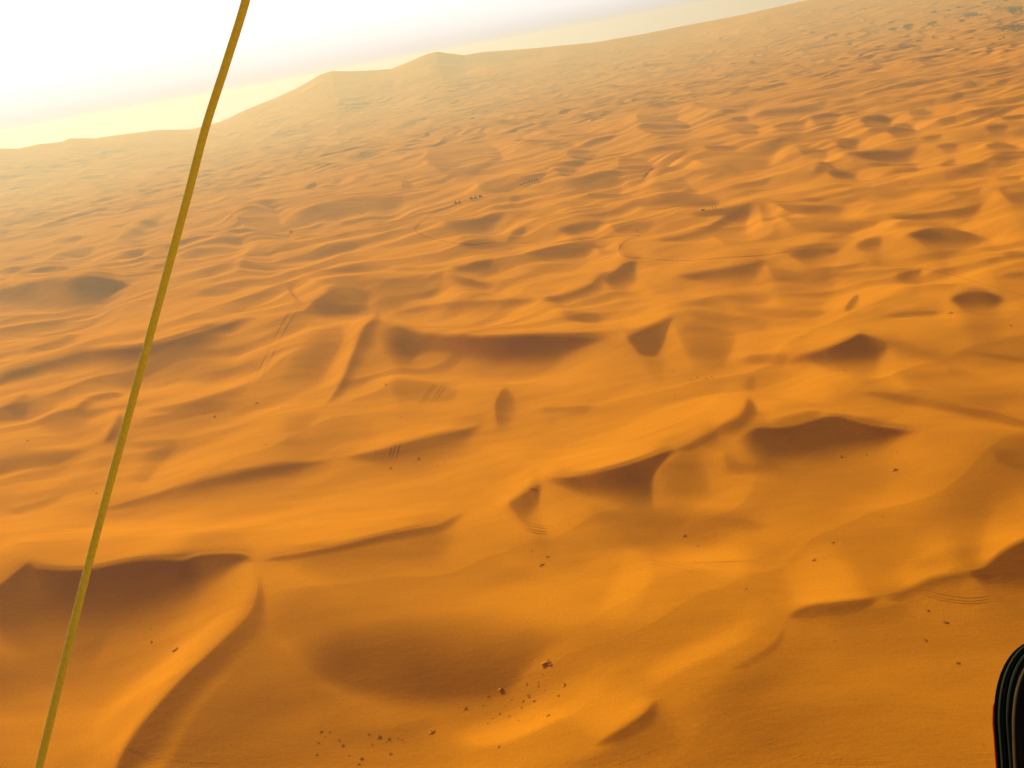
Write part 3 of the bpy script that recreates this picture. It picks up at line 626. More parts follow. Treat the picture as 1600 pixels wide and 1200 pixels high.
# ------------------------------------------------------------------ materials
def new_mat(name, rough=.8):
    m = bpy.data.materials.new(name); m.use_nodes = True
    b = m.node_tree.nodes['Principled BSDF']; b.inputs['Roughness'].default_value = rough
    return m, m.node_tree, b
def flat_mat(name, col, rough=.7, var=.25, scale=20, spec=.3):
    m, t, b = new_mat(name, rough)
    n = t.nodes.new('ShaderNodeTexNoise'); n.inputs['Scale'].default_value = scale; n.inputs['Detail'].default_value = 4
    tc = t.nodes.new('ShaderNodeTexCoord'); t.links.new(tc.outputs['Object'], n.inputs['Vector'])
    r = t.nodes.new('ShaderNodeValToRGB')
    r.color_ramp.elements[0].position = .3; r.color_ramp.elements[1].position = .7
    r.color_ramp.elements[0].color = [c * (1 - var) for c in col] + [1]; r.color_ramp.elements[1].color = [min(1, c * (1 + var)) for c in col] + [1]
    t.links.new(n.outputs['Fac'], r.inputs[0]); t.links.new(r.outputs[0], b.inputs['Base Color'])
    b.inputs['Specular IOR Level'].default_value = spec
    return m

def sand_mat():
    m, t, b = new_mat('sand', .75)
    N = t.nodes; Lk = t.links
    geo = N.new('ShaderNodeNewGeometry')
    def noise(scale, det, vec=geo.outputs['Position']):
        n = N.new('ShaderNodeTexNoise'); n.inputs['Scale'].default_value = scale; n.inputs['Detail'].default_value = det
        Lk.new(vec, n.inputs['Vector']); return n.outputs['Fac']
    def mix(fac, a, c2, mode='MIX'):
        x = N.new('ShaderNodeMix'); x.data_type = 'RGBA'; x.blend_type = mode
        for s, v in ((0, fac), (6, a), (7, c2)):
            if isinstance(v, (tuple, float, int)): x.inputs[s].default_value = v
            else: Lk.new(v, x.inputs[s])
        return x.outputs[2]
    big = noise(.006, 3); mid = noise(.05, 4); fine = noise(2.2, 5)
    mp = N.new('ShaderNodeMapping'); mp.inputs['Scale'].default_value = (.25, 1.0, 1); mp.inputs['Rotation'].default_value = (0, 0, .25)
    Lk.new(geo.outputs['Position'], mp.inputs['Vector'])
    streak = noise(.16, 5, mp.outputs['Vector'])
    c = mix(big, (.66, .222, .003, 1), (.74, .268, .006, 1))
    def ramp(v, lo, hi):
        q = N.new('ShaderNodeMapRange'); q.inputs['From Min'].default_value = lo; q.inputs['From Max'].default_value = hi
        Lk.new(v, q.inputs['Value']); return q.outputs[0]
    c = mix(ramp(streak, .42, .66), c, (.55, .19, .008, 1)) if False else c
    k = mix(ramp(streak, .4, .75), (1, 1, 1, 1), (.90, .88, .85, 1))
    c = mix(1.0, c, k, 'MULTIPLY')
    k2 = mix(ramp(fine, .3, .7), (.90, .89, .87, 1), (1.07, 1.07, 1.07, 1))
    c = mix(1.0, c, k2, 'MULTIPLY')
    Lk.new(c, b.inputs['Base Color'])
    b.inputs['Specular IOR Level'].default_value = 0.0
    b.inputs['Roughness'].default_value = .65
    # wind ripples: fine, mostly across the wind, plus grain
    mp2 = N.new('ShaderNodeMapping'); mp2.inputs['Rotation'].default_value = (0, 0, -.45); mp2.inputs['Scale'].default_value = (.3, 1, 1)
    Lk.new(geo.outputs['Position'], mp2.inputs['Vector'])
    rip = noise(1.1, 4, mp2.outputs['Vector']); gr = noise(6.0, 3)
    ad = N.new('ShaderNodeMath'); ad.operation = 'MULTIPLY_ADD'; ad.inputs[1].default_value = .35
    Lk.new(gr, ad.inputs[0]); Lk.new(rip, ad.inputs[2])
    bp = N.new('ShaderNodeBump'); bp.inputs['Strength'].default_value = .5; bp.inputs['Distance'].default_value = .12
    Lk.new(ad.outputs[0], bp.inputs['Height']); Lk.new(bp.outputs[0], b.inputs['Normal'])
    return m
SAND = sand_mat()
PATH_SHADED = flat_mat('path_sand_shaded', (.52, .175, .003), .9, .12, 3, 0)  # darker copy of the sand; the footprints' shading is painted into its colour

# ------------------------------------------------------------------ helpers
def tag(o, label=None, cat=None, group=None, kind=None):
    if label: o['label'] = label
    if cat: o['category'] = cat
    if group: o['group'] = group
    if kind: o['kind'] = kind
    return o
def mesh_obj(name, verts, faces, mat, parent=None, smooth_=True):
    me = bpy.data.meshes.new(name); me.from_pydata([tuple(v) for v in verts], [], faces)
    me.materials.append(mat); me.update()
    if smooth_: me.polygons.foreach_set('use_smooth', [True] * len(me.polygons))
    o = bpy.data.objects.new(name, me); COL.objects.link(o); o.parent = parent
    return o
def grid_mesh(name, X, Y, Z, mat, wrap=False):
    n, m = X.shape
    co = np.stack([X, Y, Z], -1).reshape(-1, 3).astype(np.float32)
    i = np.arange(n - 1)[:, None] * m; j = np.arange(m if wrap else m - 1)[None, :]
    j2 = (j + 1) % m
    q = np.stack([i + j, i + j2, i + m + j2, i + m + j], -1).reshape(-1, 4).astype(np.int32)
    me = bpy.data.meshes.new(name)
    me.vertices.add(len(co)); me.vertices.foreach_set('co', co.ravel())
    me.loops.add(q.size); me.loops.foreach_set('vertex_index', q.ravel())
    me.polygons.add(len(q)); me.polygons.foreach_set('loop_start', np.arange(len(q), dtype=np.int32) * 4)
    me.polygons.foreach_set('use_smooth', np.ones(len(q), bool))
    me.materials.append(mat); me.update(calc_edges=True)
    o = bpy.data.objects.new(name, me); COL.objects.link(o)
    return o

# ------------------------------------------------------------------ the sand sheet (polar grid, fine where the picture is)
fine = np.radians(np.arange(-34, 34.001, .065))
side = np.radians(np.r_[34.3, np.linspace(35, 60, 60), np.linspace(63, 179, 40)])
th = np.r_[-side[::-1], fine, side, math.pi]
th = th[1:] if th[0] <= -math.pi else th
rr = [5, 40, 80, 110, 125, 135]
while rr[-1] < 5200:
    q = rr[-1]; rr.append(q + min(q * q / (995. * 130) * .65 if q > 135 else 1, q * .0024) if q < 4600 else q * 1.01)
rr = np.array(rr + [5400, 5650, 5900])
TH, R_ = np.meshgrid(th, rr)
X = R_ * np.sin(TH); Y = R_ * np.cos(TH)
Z = np.empty_like(X)
for s in range(0, X.shape[0], 200):
    Z[s:s + 200] = height(X[s:s + 200], Y[s:s + 200])
print('sheet', X.shape)
ground = grid_mesh('sand_ground', X, Y, Z, SAND, wrap=True)
tag(ground, 'wind-shaped orange sand dunes running to the hazy skyline', 'sand', kind='structure')
# ------------------------------------------------------------------ tracks pressed into the sand (low berms each side of a furrow)
rnd = random.Random(5)
def track(name, label, lines, width, hgt, rough=0.0, step=.35, mat=None):
    V = []; Fc = []
    for ln in lines:
        p, L = resample(ln, 6)
        g = ground_at(*p[[0, -1]].T); Rm = float(np.linalg.norm(g[:, :2], axis=1).mean())
        p, L = resample(ln, max(6, int(L / 1.5)))
        g = ground_at(p[:, 0], p[:, 1]); xy = g[:, :2]
        for _ in range(2): xy[1:-1] = (xy[:-2] + 2 * xy[1:-1] + xy[2:]) / 4
        s = np.r_[0, np.cumsum(np.hypot(*np.diff(xy, axis=0).T))]
        st = max(step, Rm * .0012); n = max(6, int(s[-1] / st)); n = min(n, 900)
        t = np.linspace(0, s[-1], n); x = np.interp(t, s, xy[:, 0]); y = np.interp(t, s, xy[:, 1])
        wob = np.cumsum([rnd.gauss(0, 1) for _ in t]); wob = (wob - np.linspace(wob[0], wob[-1], n)) * .02 * width
        tx = np.gradient(x); ty = np.gradient(y); l = np.hypot(tx, ty) + 1e-9; nx, ny = -ty / l, tx / l
        x = x + nx * wob; y = y + ny * wob
        o = len(V); fade = np.clip(np.minimum(t, s[-1] - t) / (s[-1] * .15 + 1e-6), 0, 1)
        for k, (off, dz) in enumerate(((-1.25, -.25), (-.7, 1.0), (-.25, .1), (.25, .1), (.7, 1.0), (1.25, -.25))):
            X = x + nx * off * width / 2; Y = y + ny * off * width / 2
            R = np.hypot(X, Y)
            amp = np.array([1 - rough * rnd.random() * 1.6 for _ in t]) if rough else 1
            Z = height(X, Y) + .012 + R * 2.2e-5 + (dz * hgt * amp * fade if dz > 0 else dz * hgt - R * 6e-5)
            V.append(np.c_[X, Y, Z])
        gap = [((i // 2) % 2 == 0) and rnd.random() < .8 for i in range(n)]
        for k in range(5):
            for i in range(n - 1):
                if rough < .8 or gap[i]: Fc.append((k, i, o, n))
    # flatten
    offs = np.r_[0, np.cumsum([len(v) for v in V])]
    faces = [(int(offs[o + k] + i), int(offs[o + k] + i + 1), int(offs[o + k + 1] + i + 1), int(offs[o + k + 1] + i)) for k, i, o, n in Fc]
    ob = mesh_obj(name, np.vstack(V), faces, mat or (PATH_SHADED if name == 'footpath' and rough < .8 else SAND))
    tag(ob, label, kind='structure'); return ob
def para(ln, offs):
    a = np.array(ln, float); d = np.gradient(a, axis=0); d /= np.hypot(*d.T)[:, None]
    return [list(map(tuple, a + np.c_[-d[:, 1], d[:, 0]] * o)) for o in offs]

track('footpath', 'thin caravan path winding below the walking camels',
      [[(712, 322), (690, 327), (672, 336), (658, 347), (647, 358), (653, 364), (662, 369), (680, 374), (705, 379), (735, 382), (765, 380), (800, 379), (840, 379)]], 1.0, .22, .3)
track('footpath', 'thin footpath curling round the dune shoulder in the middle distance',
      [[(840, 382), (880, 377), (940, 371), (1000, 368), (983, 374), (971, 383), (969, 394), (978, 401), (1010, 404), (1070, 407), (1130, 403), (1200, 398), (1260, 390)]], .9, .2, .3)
track('footpath', 'faint line of footprints crossing the sand towards the right edge', [[(1350, 420), (1420, 417), (1480, 428), (1540, 445), (1600, 462)]], .4, .06, .6)
track('footpath', 'line of small footprints along the bright slope at the bottom', [[(733, 1192), (800, 1171), (866, 1151), (905, 1140), (933, 1135), (952, 1137)]], .34, .06, .9, .22)
track('footpath', 'line of footprints below the small bottom crest', [[(953, 1198), (1000, 1180), (1044, 1164), (1070, 1150)]], .34, .06, .9, .22)
track('footpath', 'scuffed footprint trail curving along the bottom right sand',
      [[(1086, 1078), (1116, 1103), (1153, 1124)]] + para([(1170, 1148), (1205, 1166), (1250, 1182), (1300, 1189), (1390, 1190)], [-4, 0, 4]), .36, .05, .9, .25)
track('footpath', 'scuffed trail crossing the sharp ridge at the bottom left', [[(186, 1166), (205, 1172), (222, 1180), (240, 1188), (290, 1190), (360, 1193)], [(200, 1168), (218, 1174), (238, 1182), (270, 1186)]], .34, .06, .8, .22)
A = [(746, 773), (768, 777), (792, 791), (818, 813), (840, 820), (862, 823), (878, 831), (892, 840), (908, 852)]
track('tyre_track', 'bundle of tyre tracks cut over the dark crest in the centre', para(A, [0, 4, 9, 13]) + [[(824, 763), (832, 764), (840, 766)]], .30, .085)
track('tyre_track', 'pair of tyre tracks running down from the right hand hollow', para([(1072, 698), (1092, 712), (1112, 727), (1135, 743), (1168, 762)], [0, 5]), .30, .07)
track('tyre_track', 'curved tyre tracks below the dark crest on the right', para([(1422, 902), (1440, 917), (1462, 926), (1490, 932), (1520, 934), (1548, 930)], [0, 5, 9]), .26, .04)
track('slide_marks', 'straight slide marks down the big slip face on the left', para([(466, 483), (448, 510), (430, 545), (414, 578), (403, 603)], [0, 9]), .55, .14)
track('slide_marks', 'short parallel slide marks in the sandy bowl left of centre', para([(684, 599), (668, 619), (655, 638)], [0, 4]) + para([(702, 598), (690, 612), (680, 628)], [0, 5]), .38, .07)
track('slide_marks', 'short parallel slide marks over the long left crest', para([(615, 687), (611, 700), (607, 716)], [0, -5, -11]), .30, .05)
track('tyre_track', 'faint tracks looping through the pale hollow above centre', [[(715, 500), (760, 506), (800, 514), (850, 519), (905, 513), (965, 504)], [(722, 487), (745, 497), (780, 503)], [(885, 480), (925, 483), (950, 492)]], .6, .12, .5)
track('tyre_track', 'faint tracks on the smooth slope right of centre', para([(1000, 874), (1030, 878), (1066, 884), (1110, 893)], [0, 5]) + [[(1066, 880), (1120, 878), (1190, 876)]], .3, .06, .3)
track('slide_marks', 'slide marks down the rounded flank of the distant crescent dune', para([(1026, 259), (1014, 269), (1004, 281)], [0, 2]), .9, .3)

# ------------------------------------------------------------------ tufts, clods and far bushes
M_DRY = flat_mat('dry_grass', (.26, .10, .012), .9, .4, 8)
M_BUSH = flat_mat('bush_leaf', (.055, .052, .016), .9, .45, 3)
M_WOOD = flat_mat('bush_wood', (.07, .045, .02), .9, .3, 6)
GA = None
def clump(size, seed, flat=.55, tall=.62):
    """blades and twigs fanning out of one root"""
    r = random.Random(seed); V = []; Fc = []
    for i in range(46):
        a = r.uniform(0, 6.283); l = size * r.uniform(.25, .62); lean = r.uniform(.15, 1.0)
        bx, by = math.cos(a + 1) * size * .16 * r.random(), math.sin(a + 1) * size * .16 * r.random()
        w = size * .02 * r.uniform(.7, 1.6); o = len(V); px_, py_ = -math.sin(a) * w, math.cos(a) * w
        z1 = l * (1 - lean * .5) * .5 * tall; z2 = l * (1 - lean * .75) * tall * .95
        mx, my = bx + math.cos(a) * l * lean * .45, by + math.sin(a) * l * lean * .45
        ex, ey = bx + math.cos(a) * l * lean * .95, by + math.sin(a) * l * lean * .95
        V += [(bx - px_, by - py_, -.04 * size), (bx + px_, by + py_, -.04 * size), (mx + px_, my + py_, z1), (mx - px_, my - py_, z1), (ex, ey, z2)]
        Fc += [(o, o + 1, o + 2, o + 3), (o + 3, o + 2, o + 4)]
    return V, Fc
def lump(sx, sy, sz, seed, n=18, m=8):
    """a small drift of sand with an uneven outline, sinking into the ground at its rim"""
    r = random.Random(seed); ph = [r.uniform(0, 6.28) for _ in range(4)]
    V = [(0, 0, sz)]; Fc = []
    for j in range(1, m + 1):
        t = j / m
        for i in range(n):
            a = 6.2832 * i / n; k = 1 + .18 * math.sin(2 * a + ph[0]) + .12 * math.sin(3 * a + ph[1]) + .08 * math.sin(5 * a + ph[2])
            z = sz * ((1 - t * t) ** 1.4 * (1 + .25 * math.sin(3 * a + ph[3]) * t)) - sz * .9 * t ** 6
            V.append((math.cos(a) * sx * t * k, math.sin(a) * sy * t * k, z))
    for i in range(n): Fc.append((0, 1 + i, 1 + (i + 1) % n))
    for j in range(m - 1):
        for i in range(n):
            a0 = 1 + j * n + i; a1 = 1 + j * n + (i + 1) % n; Fc.append((a0, a0 + n, a1 + n, a1))
    return V, Fc
EMP = {}
def empty(name, loc, rz=0, s=1):
    o = bpy.data.objects.new(name, None); o.empty_display_size = .3; COL.objects.link(o)
    o.location = loc; o.rotation_euler[2] = rz; o.scale = (s, s, s); return o
TPROT = []
for k in range(4):
    v, f = clump(1.0, 40 + k); me = bpy.data.meshes.new('blades'); me.from_pydata(v, [], f); me.materials.append(M_DRY)
    v, f = lump(.50 + .06 * k, .36, .12, 50 + k); m2 = bpy.data.meshes.new('sand_mound'); m2.from_pydata(v, [], f); m2.materials.append(SAND)
    m2.polygons.foreach_set('use_smooth', [True] * len(m2.polygons)); TPROT.append((me, m2))
def tuft(pos, px_size, label, group, seed, long=1.0):
    R = math.sqrt(pos[0] ** 2 + pos[1] ** 2 + (CAM_H - pos[2]) ** 2); s = min(px_size, 9 + (px_size - 9) * .4) * R / 1555 * .82; long = 1 + (long - 1) * .6
    me, m2 = TPROT[seed % 4]; r = random.Random(seed)
    e = empty('grass_tuft', (pos[0], pos[1], pos[2] - .02), r.uniform(0, 6.28) if long < 1.4 else math.radians(20 + r.uniform(-12, 12)), s)
    for nm, d in (('blades', me), ('sand_mound', m2)):
        c = bpy.data.objects.new(nm, d); COL.objects.link(c); c.parent = e
        if nm == 'sand_mound': c.scale = (long, 1, 1.0)
    return tag(e, label, 'grass tuft', group)

NAMED = [
 (237, 1003, 9, 1, 'dark tuft on the shaded slope of the bottom left bowl'),
 (277, 1014, 12, 2.0, 'low streaked tuft on the bright slope beside the bottom left ridge'),
 (846, 883, 15, 2.0, 'long dry tuft in the hollow below the central tyre tracks'),
 (857, 1034, 22, 2.0, 'longest sandy tuft at the upper right end of the bottom scatter'),
 (783, 1075, 14, 1.6, 'wide dark tuft at the top of the bottom scatter'),
 (728, 1106, 8, 1, 'round dark tuft left of the bottom scatter'),
 (675, 1144, 16, 1.8, 'hooked tuft with a raised drift between the two bottom scatters'),
 (535, 1163, 9, 1.2, 'dark tuft at the left of the lower left scatter'),
 (608, 1154, 9, 1, 'darkest tuft of the lower left scatter'),
 (1070, 837, 9, 1, 'tuft on the smooth slope below the right hand hollow'),
 (1301, 848, 8, 1.5, 'small tuft with a drift upslope of the right middle sand'),
 (1272, 875, 11, 1.2, 'dark tuft with a mound on the right middle sand'),
 (1166, 920, 7, 1.5, 'faint low tuft on the bright slope right of centre'),
 (1379, 808, 6, 1.5, 'faint tuft on the broad slope near the right edge'),
 (1449, 954, 9, 1, 'dark tuft just under the curved tyre tracks'),
 (1476, 972, 13, 1.4, 'pale sandy tuft below right of the curved tyre tracks'),
 (1445, 1000, 11, 1.3, 'low tuft on the bottom right plain left of the shoe'),
 (1496, 1036, 9, 1.3, 'faint tuft on the bottom right plain nearest the shoe'),
 (1304, 1001, 5, 1, 'lone speck of a tuft in the open bottom right sand'),
 (1314, 713, 8, 1, 'dark tuft at the foot of the right hand slip face'),
 (1354, 711, 5, 1, 'smaller tuft at the foot of the right hand slip face'),
 (1399, 734, 10, 1.7, 'streaked tuft on the slope right of the dark slip face'),
 (1320, 579, 6, 1.3, 'tuft under the steep dark face on the right'),
 (1486, 489, 11, 1.3, 'tuft with a pale mound below the dark pit on the right'),
 (1579, 509, 7, 1, 'tuft close to the right edge below the dark pit'),
 (626, 652, 5, 1, 'tiny tuft on the bright crest left of centre'),
 (653, 716, 10, 1.3, 'dark tuft just under the long left crest'),
 (335, 651, 8, 1.1, 'dark tuft on the left slope right of the cable'),
 (401, 630, 8, 1.5, 'streaked tuft under the foot of the slide marks'),
 (43, 689, 6, 1, 'tuft above the shaded hollow at the left edge'),
 (151, 771, 7, 1.2, 'tuft beside the cable on the left sand'),
 (416, 695, 6, 1, 'small tuft on the slope above the long left crest'),
 (661, 406, 5, 1.2, 'tuft on the pale sand below the caravan path'),
 (455, 361, 6, 1.4, 'tuft at the foot of the crescent dune behind the cable'),
 (567, 334, 6, 2.0, 'low streak of tufts on the long dune left of the caravan'),
 (920, 304, 6, 1.5, 'tuft under the slip face right of the farther caravan'),
 (1011, 302, 5, 1.2, 'tuft inside the curve of the crescent dune'),
 (897, 398, 4, 1, 'speck of a tuft in the shaded hollow above centre'),
 (1052, 581, 6, 1.2, 'tuft on the upper floor below the central wedge'),
 (1054, 616, 5, 1, 'tuft on the lower floor below the central wedge'),
 (108, 434, 3, 1, 'speck of a tuft beyond the dark lens at the left'),
]
_ON = ['leftmost'] + [w_ + ' from the left' for w_ in 'second third fourth fifth sixth seventh eighth ninth tenth eleventh twelfth thirteenth fourteenth fifteenth sixteenth seventeenth eighteenth nineteenth twentieth twenty-first twenty-second twenty-third twenty-fourth twenty-fifth twenty-sixth twenty-seventh twenty-eighth twenty-ninth thirtieth'.split()]
SMALL = {
 'tiny dark tuft in the near hollow scatter': [(831, 861, 5), (855, 870, 7), (843, 840, 3), (861, 1038, 9), (755, 1102, 5), (796, 1119, 6), (841, 1065, 5), (882, 1069, 8), (818, 1095, 6), (826, 1087, 8), (835, 1095, 7), (815, 1105, 6), (763, 1087, 6), (781, 1115, 5), (811, 1126, 5), (873, 1087, 7), (848, 1054, 4), (810, 1062, 3), (823, 1068, 6), (763, 1130, 5), (858, 1118, 9), (780, 1167, 6), (842, 1072, 4), (800, 1092, 4), (790, 1103, 4), (851, 1078, 4), (770, 1122, 4), (788, 1081, 4), (806, 1078, 3)],
 'tiny dark tuft in the lower left scatter': [(593, 1151, 9), (604, 1158, 5), (576, 1147, 6), (581, 1162, 5), (565, 1185, 8), (561, 1193, 6), (610, 1177, 8), (628, 1156, 5), (497, 1160, 6), (502, 1142, 7), (515, 1143, 5), (530, 1157, 6), (622, 1154, 4), (508, 1150, 4), (495, 1178, 6), (545, 1180, 5)],
 'tiny speck of a tuft under the central wedge': [(1089, 590, 6), (1079, 593, 5), (1103, 592, 6), (1112, 589, 4)],
 'tiny speck of a tuft below the long left crest': [(695, 722, 4), (683, 727, 4), (674, 732, 3), (611, 731, 7), (674, 751, 2.5)],
 'tiny speck of a tuft right of the small slump': [(814, 649, 4), (829, 647, 4), (823, 601, 4), (835, 600, 4), (603, 601, 7)],
 'tiny speck of a tuft on the open sand at the right': [(1286, 453, 3), (1184, 445, 5), (1190, 444, 4), (1154, 739, 3), (1402, 706, 4), (1534, 693, 3), (1118, 835, 3), (1536, 1163, 5), (1090, 853, 5), (1231, 286, 3), (1204, 297, 3), (1278, 353, 2.5), (1304, 370, 2.5), (1119, 380, 3), (1134, 385, 2.5), (1354, 402, 2.5), (972, 317, 3), (1061, 329, 3), (1350, 212, 2.5), (1400, 255, 2.5)],
 'tiny speck of a tuft on the left hand sand': [(320, 645, 4), (146, 767, 5), (236, 720, 3), (236, 982, 4), (350, 966, 3), (700, 735, 2.5), (298, 741, 2.5), (310, 490, 2), (740, 790, 3), (745, 257, 2), (530, 620, 3), (440, 637, 4)],
}
_all = [(a, b) for a, b, *_ in NAMED]; _pos = ground_at([a for a, b in _all], [b for a, b in _all])
for i, (a, b, s, lg, lab) in enumerate(NAMED): tuft(_pos[i], s, lab, 'dry tufts scattered over the sand', i, lg)
for j, (lab, pts) in enumerate(SMALL.items()):
    q = ground_at([p[0] for p in pts], [p[1] for p in pts])
    od = sorted(range(len(pts)), key=lambda i: pts[i][0]); rank = {i: k for k, i in enumerate(od)}
    for i, p in enumerate(pts): tuft(q[i], p[2] * 1.1, lab.replace('tiny dark tuft', 'tiny tuft, %s' % _ON[rank[i]]).replace('speck of a tuft', 'tuft, %s' % _ON[rank[i]]), lab.replace('tiny dark tuft', 'small tufts').replace('tiny speck of a tuft', 'specks of tufts'), 100 + 37 * j + i, 1.2)

def bush(pos, wpx, hpx, seed, label, group):
    R = math.sqrt(pos[0] ** 2 + pos[1] ** 2 + (CAM_H - pos[2]) ** 2); W = wpx * R / 1555; H = min(hpx * R / 1555 * 1.05, W * .55)
    r = random.Random(seed); e = empty('desert_shrub', (pos[0], pos[1], pos[2] - .3)); V = []; Fc = []
    lobes = [(r.uniform(-.36, .36) * W, r.uniform(-.25, .25) * W, H * r.uniform(.35, .62), W * r.uniform(.12, .22)) for _ in range(11)]
    for lx, ly, lz, lr in lobes:
        for i in range(110):
            u, v_ = r.uniform(-1, 1), r.uniform(0, 6.283); q = lr * r.uniform(.45, 1.08); h_ = math.sqrt(1 - u * u)
            c = Vector((lx + q * h_ * math.cos(v_), ly + q * h_ * math.sin(v_), max(.02 * H, lz + q * u * H / W * 1.6)))
            a = Vector((r.gauss(0, 1), r.gauss(0, 1), r.gauss(0, 1))).normalized(); b = a.orthogonal().normalized(); s = W * r.uniform(.018, .036); o = len(V)
            V += [c - a * s, c + b * s * .6, c + a * s, c - b * s * .6]; Fc.append((o, o + 1, o + 2, o + 3))
    mesh_obj('crown', V, Fc, M_BUSH, e, False)
    V = []; Fc = []
    for lx, ly, lz, lr in lobes:                       # stems from one root into every lobe
        o = len(V); t = W * .012
        for k in range(4):
            f_ = k / 3; c = (lx * f_, ly * f_, lz * f_ ** .7); rr_ = t * (1.2 - f_ * .8)
            V += [(c[0] + rr_ * math.cos(2.094 * i), c[1] + rr_ * math.sin(2.094 * i), c[2]) for i in range(3)]
        for k in range(3):
            for i in range(3): Fc.append((o + 3 * k + i, o + 3 * k + (i + 1) % 3, o + 3 * k + 3 + (i + 1) % 3, o + 3 * k + 3 + i))
    mesh_obj('trunk', V, Fc, M_WOOD, e)
    return tag(e, label, 'shrub', group)
BUSH = [(1582, 23, 25, 15, 'largest dark green shrub thicket near the top right corner'),
        (1418, 46, 18, 9, 'dark rounded shrub thicket right of the far row of specks'),
        (1394, 48, 15, 5, 'flat dark shrub just left of the rounded far thicket'),
        (1457, 40, 14, 7, 'dark shrub between the rounded thicket and the small flat one'),
        (1503, 35, 12, 5, 'small flat dark shrub midway to the top right corner'),
        (1458, 21, 10, 4, 'pale far shrub above the middle of the shrub row'),
        (1393, 36, 8, 3, 'thin far shrub above the flat dark one'),
        (1482, 18, 6, 3, 'tiny shrub left of the tree-like speck at the top'),
        (1497, 12, 8, 3, 'tiny far shrub on the faint rise at the top'),
        (1538, 6, 7, 6, 'small reddish far shrub near the top edge'),
        (1572, 2, 8, 4, 'far shrub touching the top edge above the largest thicket'),
        (1597, 20, 7, 5, 'small shrub at the right edge beside the largest thicket')]
_p = ground_at([b[0] for b in BUSH], [b[1] for b in BUSH])
for i, b in enumerate(BUSH): bush(_p[i], b[2], b[3], 900 + i, b[4], 'desert shrubs beyond the dunes')
row = [(1345, 50, 3), (1354, 50, 4), (1360, 49, 4), (1366, 50, 4), (1370, 48, 4), (1373, 46.5, 3), (1357, 51, 3), (1300, 55, 2.5), (1562, 62, 4), (1568, 59, 4)]
_p = ground_at([b[0] for b in row], [b[1] for b in row])
for i, b in enumerate(row): bush(_p[i], b[2], 3, 950 + i, 'tiny shrub, %s in the far row of specks at the upper right' % _ON[sorted(x_[0] for x_ in row).index(b[0])], 'far row of tiny shrubs')
# two thin green patches of scrub on the gravel flats
V = []; Fc = []; r = random.Random(3)
for cx, cy, wx, wy, n in ((1520, 23, 17, 4, 520), (1585, 42, 22, 6, 620), (1560, 12, 40, 5, 300)):
    a = [(cx + r.gauss(0, wx * .5), cy + r.gauss(0, wy * .5)) for _ in range(n)]
    a = [(x, max(y, 1)) for x, y in a]
    g = ground_at([q[0] for q in a], [q[1] for q in a])
    for q in g:
        s = r.uniform(.5, 1.5); o = len(V); t = r.uniform(0, 3.14)
        for k in range(3):
            ca, sa = math.cos(t + k * 1.05) * s, math.sin(t + k * 1.05) * s; o = len(V)
            V += [(q[0] - ca, q[1] - sa, q[2] - .2), (q[0] + ca, q[1] + sa, q[2] - .2), (q[0] + ca * .7, q[1] + sa * .7, q[2] + s * .5), (q[0] - ca * .6, q[1] - sa * .6, q[2] + s * .6)]
            Fc.append((o, o + 1, o + 2, o + 3))
tag(mesh_obj('ground_scrub', V, Fc, M_BUSH, None, False), 'thin olive scrub spread in faint patches near the top right corner', 'scrub', kind='stuff')

# ------------------------------------------------------------------ camels and people (grown from skeletons into one surface each)
def grow(name, joints, bones, mat, sub=1):
    me = bpy.data.meshes.new(name); me.from_pydata([j[0] for j in joints], bones, [])
    o = bpy.data.objects.new(name, me); COL.objects.link(o)
    m = o.modifiers.new('s', 'SKIN'); o.modifiers.new('u', 'SUBSURF').levels = sub
    for i, j in enumerate(joints):
        rr_ = j[1]; me.skin_vertices[0].data[i].radius = rr_ if isinstance(rr_, tuple) else (rr_, rr_)
    me.skin_vertices[0].data[0].use_root = True
    dg = bpy.context.evaluated_depsgraph_get(); dg.update()
    res = bpy.data.meshes.new_from_object(o.evaluated_get(dg)); res.name = name
    bpy.data.objects.remove(o); res.materials.clear(); res.materials.append(mat)
    res.polygons.foreach_set('use_smooth', [True] * len(res.polygons))
    return res
M_CAMEL = flat_mat('camel_hair', (.05, .022, .008), .95, .2, 3)
M_BLANKET = flat_mat('blanket', (.06, .015, .01), .95, .3, 8)
M_SKIN = flat_mat('skin', (.18, .09, .05), .7, .1, 5)
ROBES = [flat_mat('robe_indigo', (.02, .025, .07), .95, .25, 5), flat_mat('robe_dark', (.035, .022, .015), .95, .25, 5), flat_mat('robe_pale', (.12, .08, .05), .95, .2, 5)]
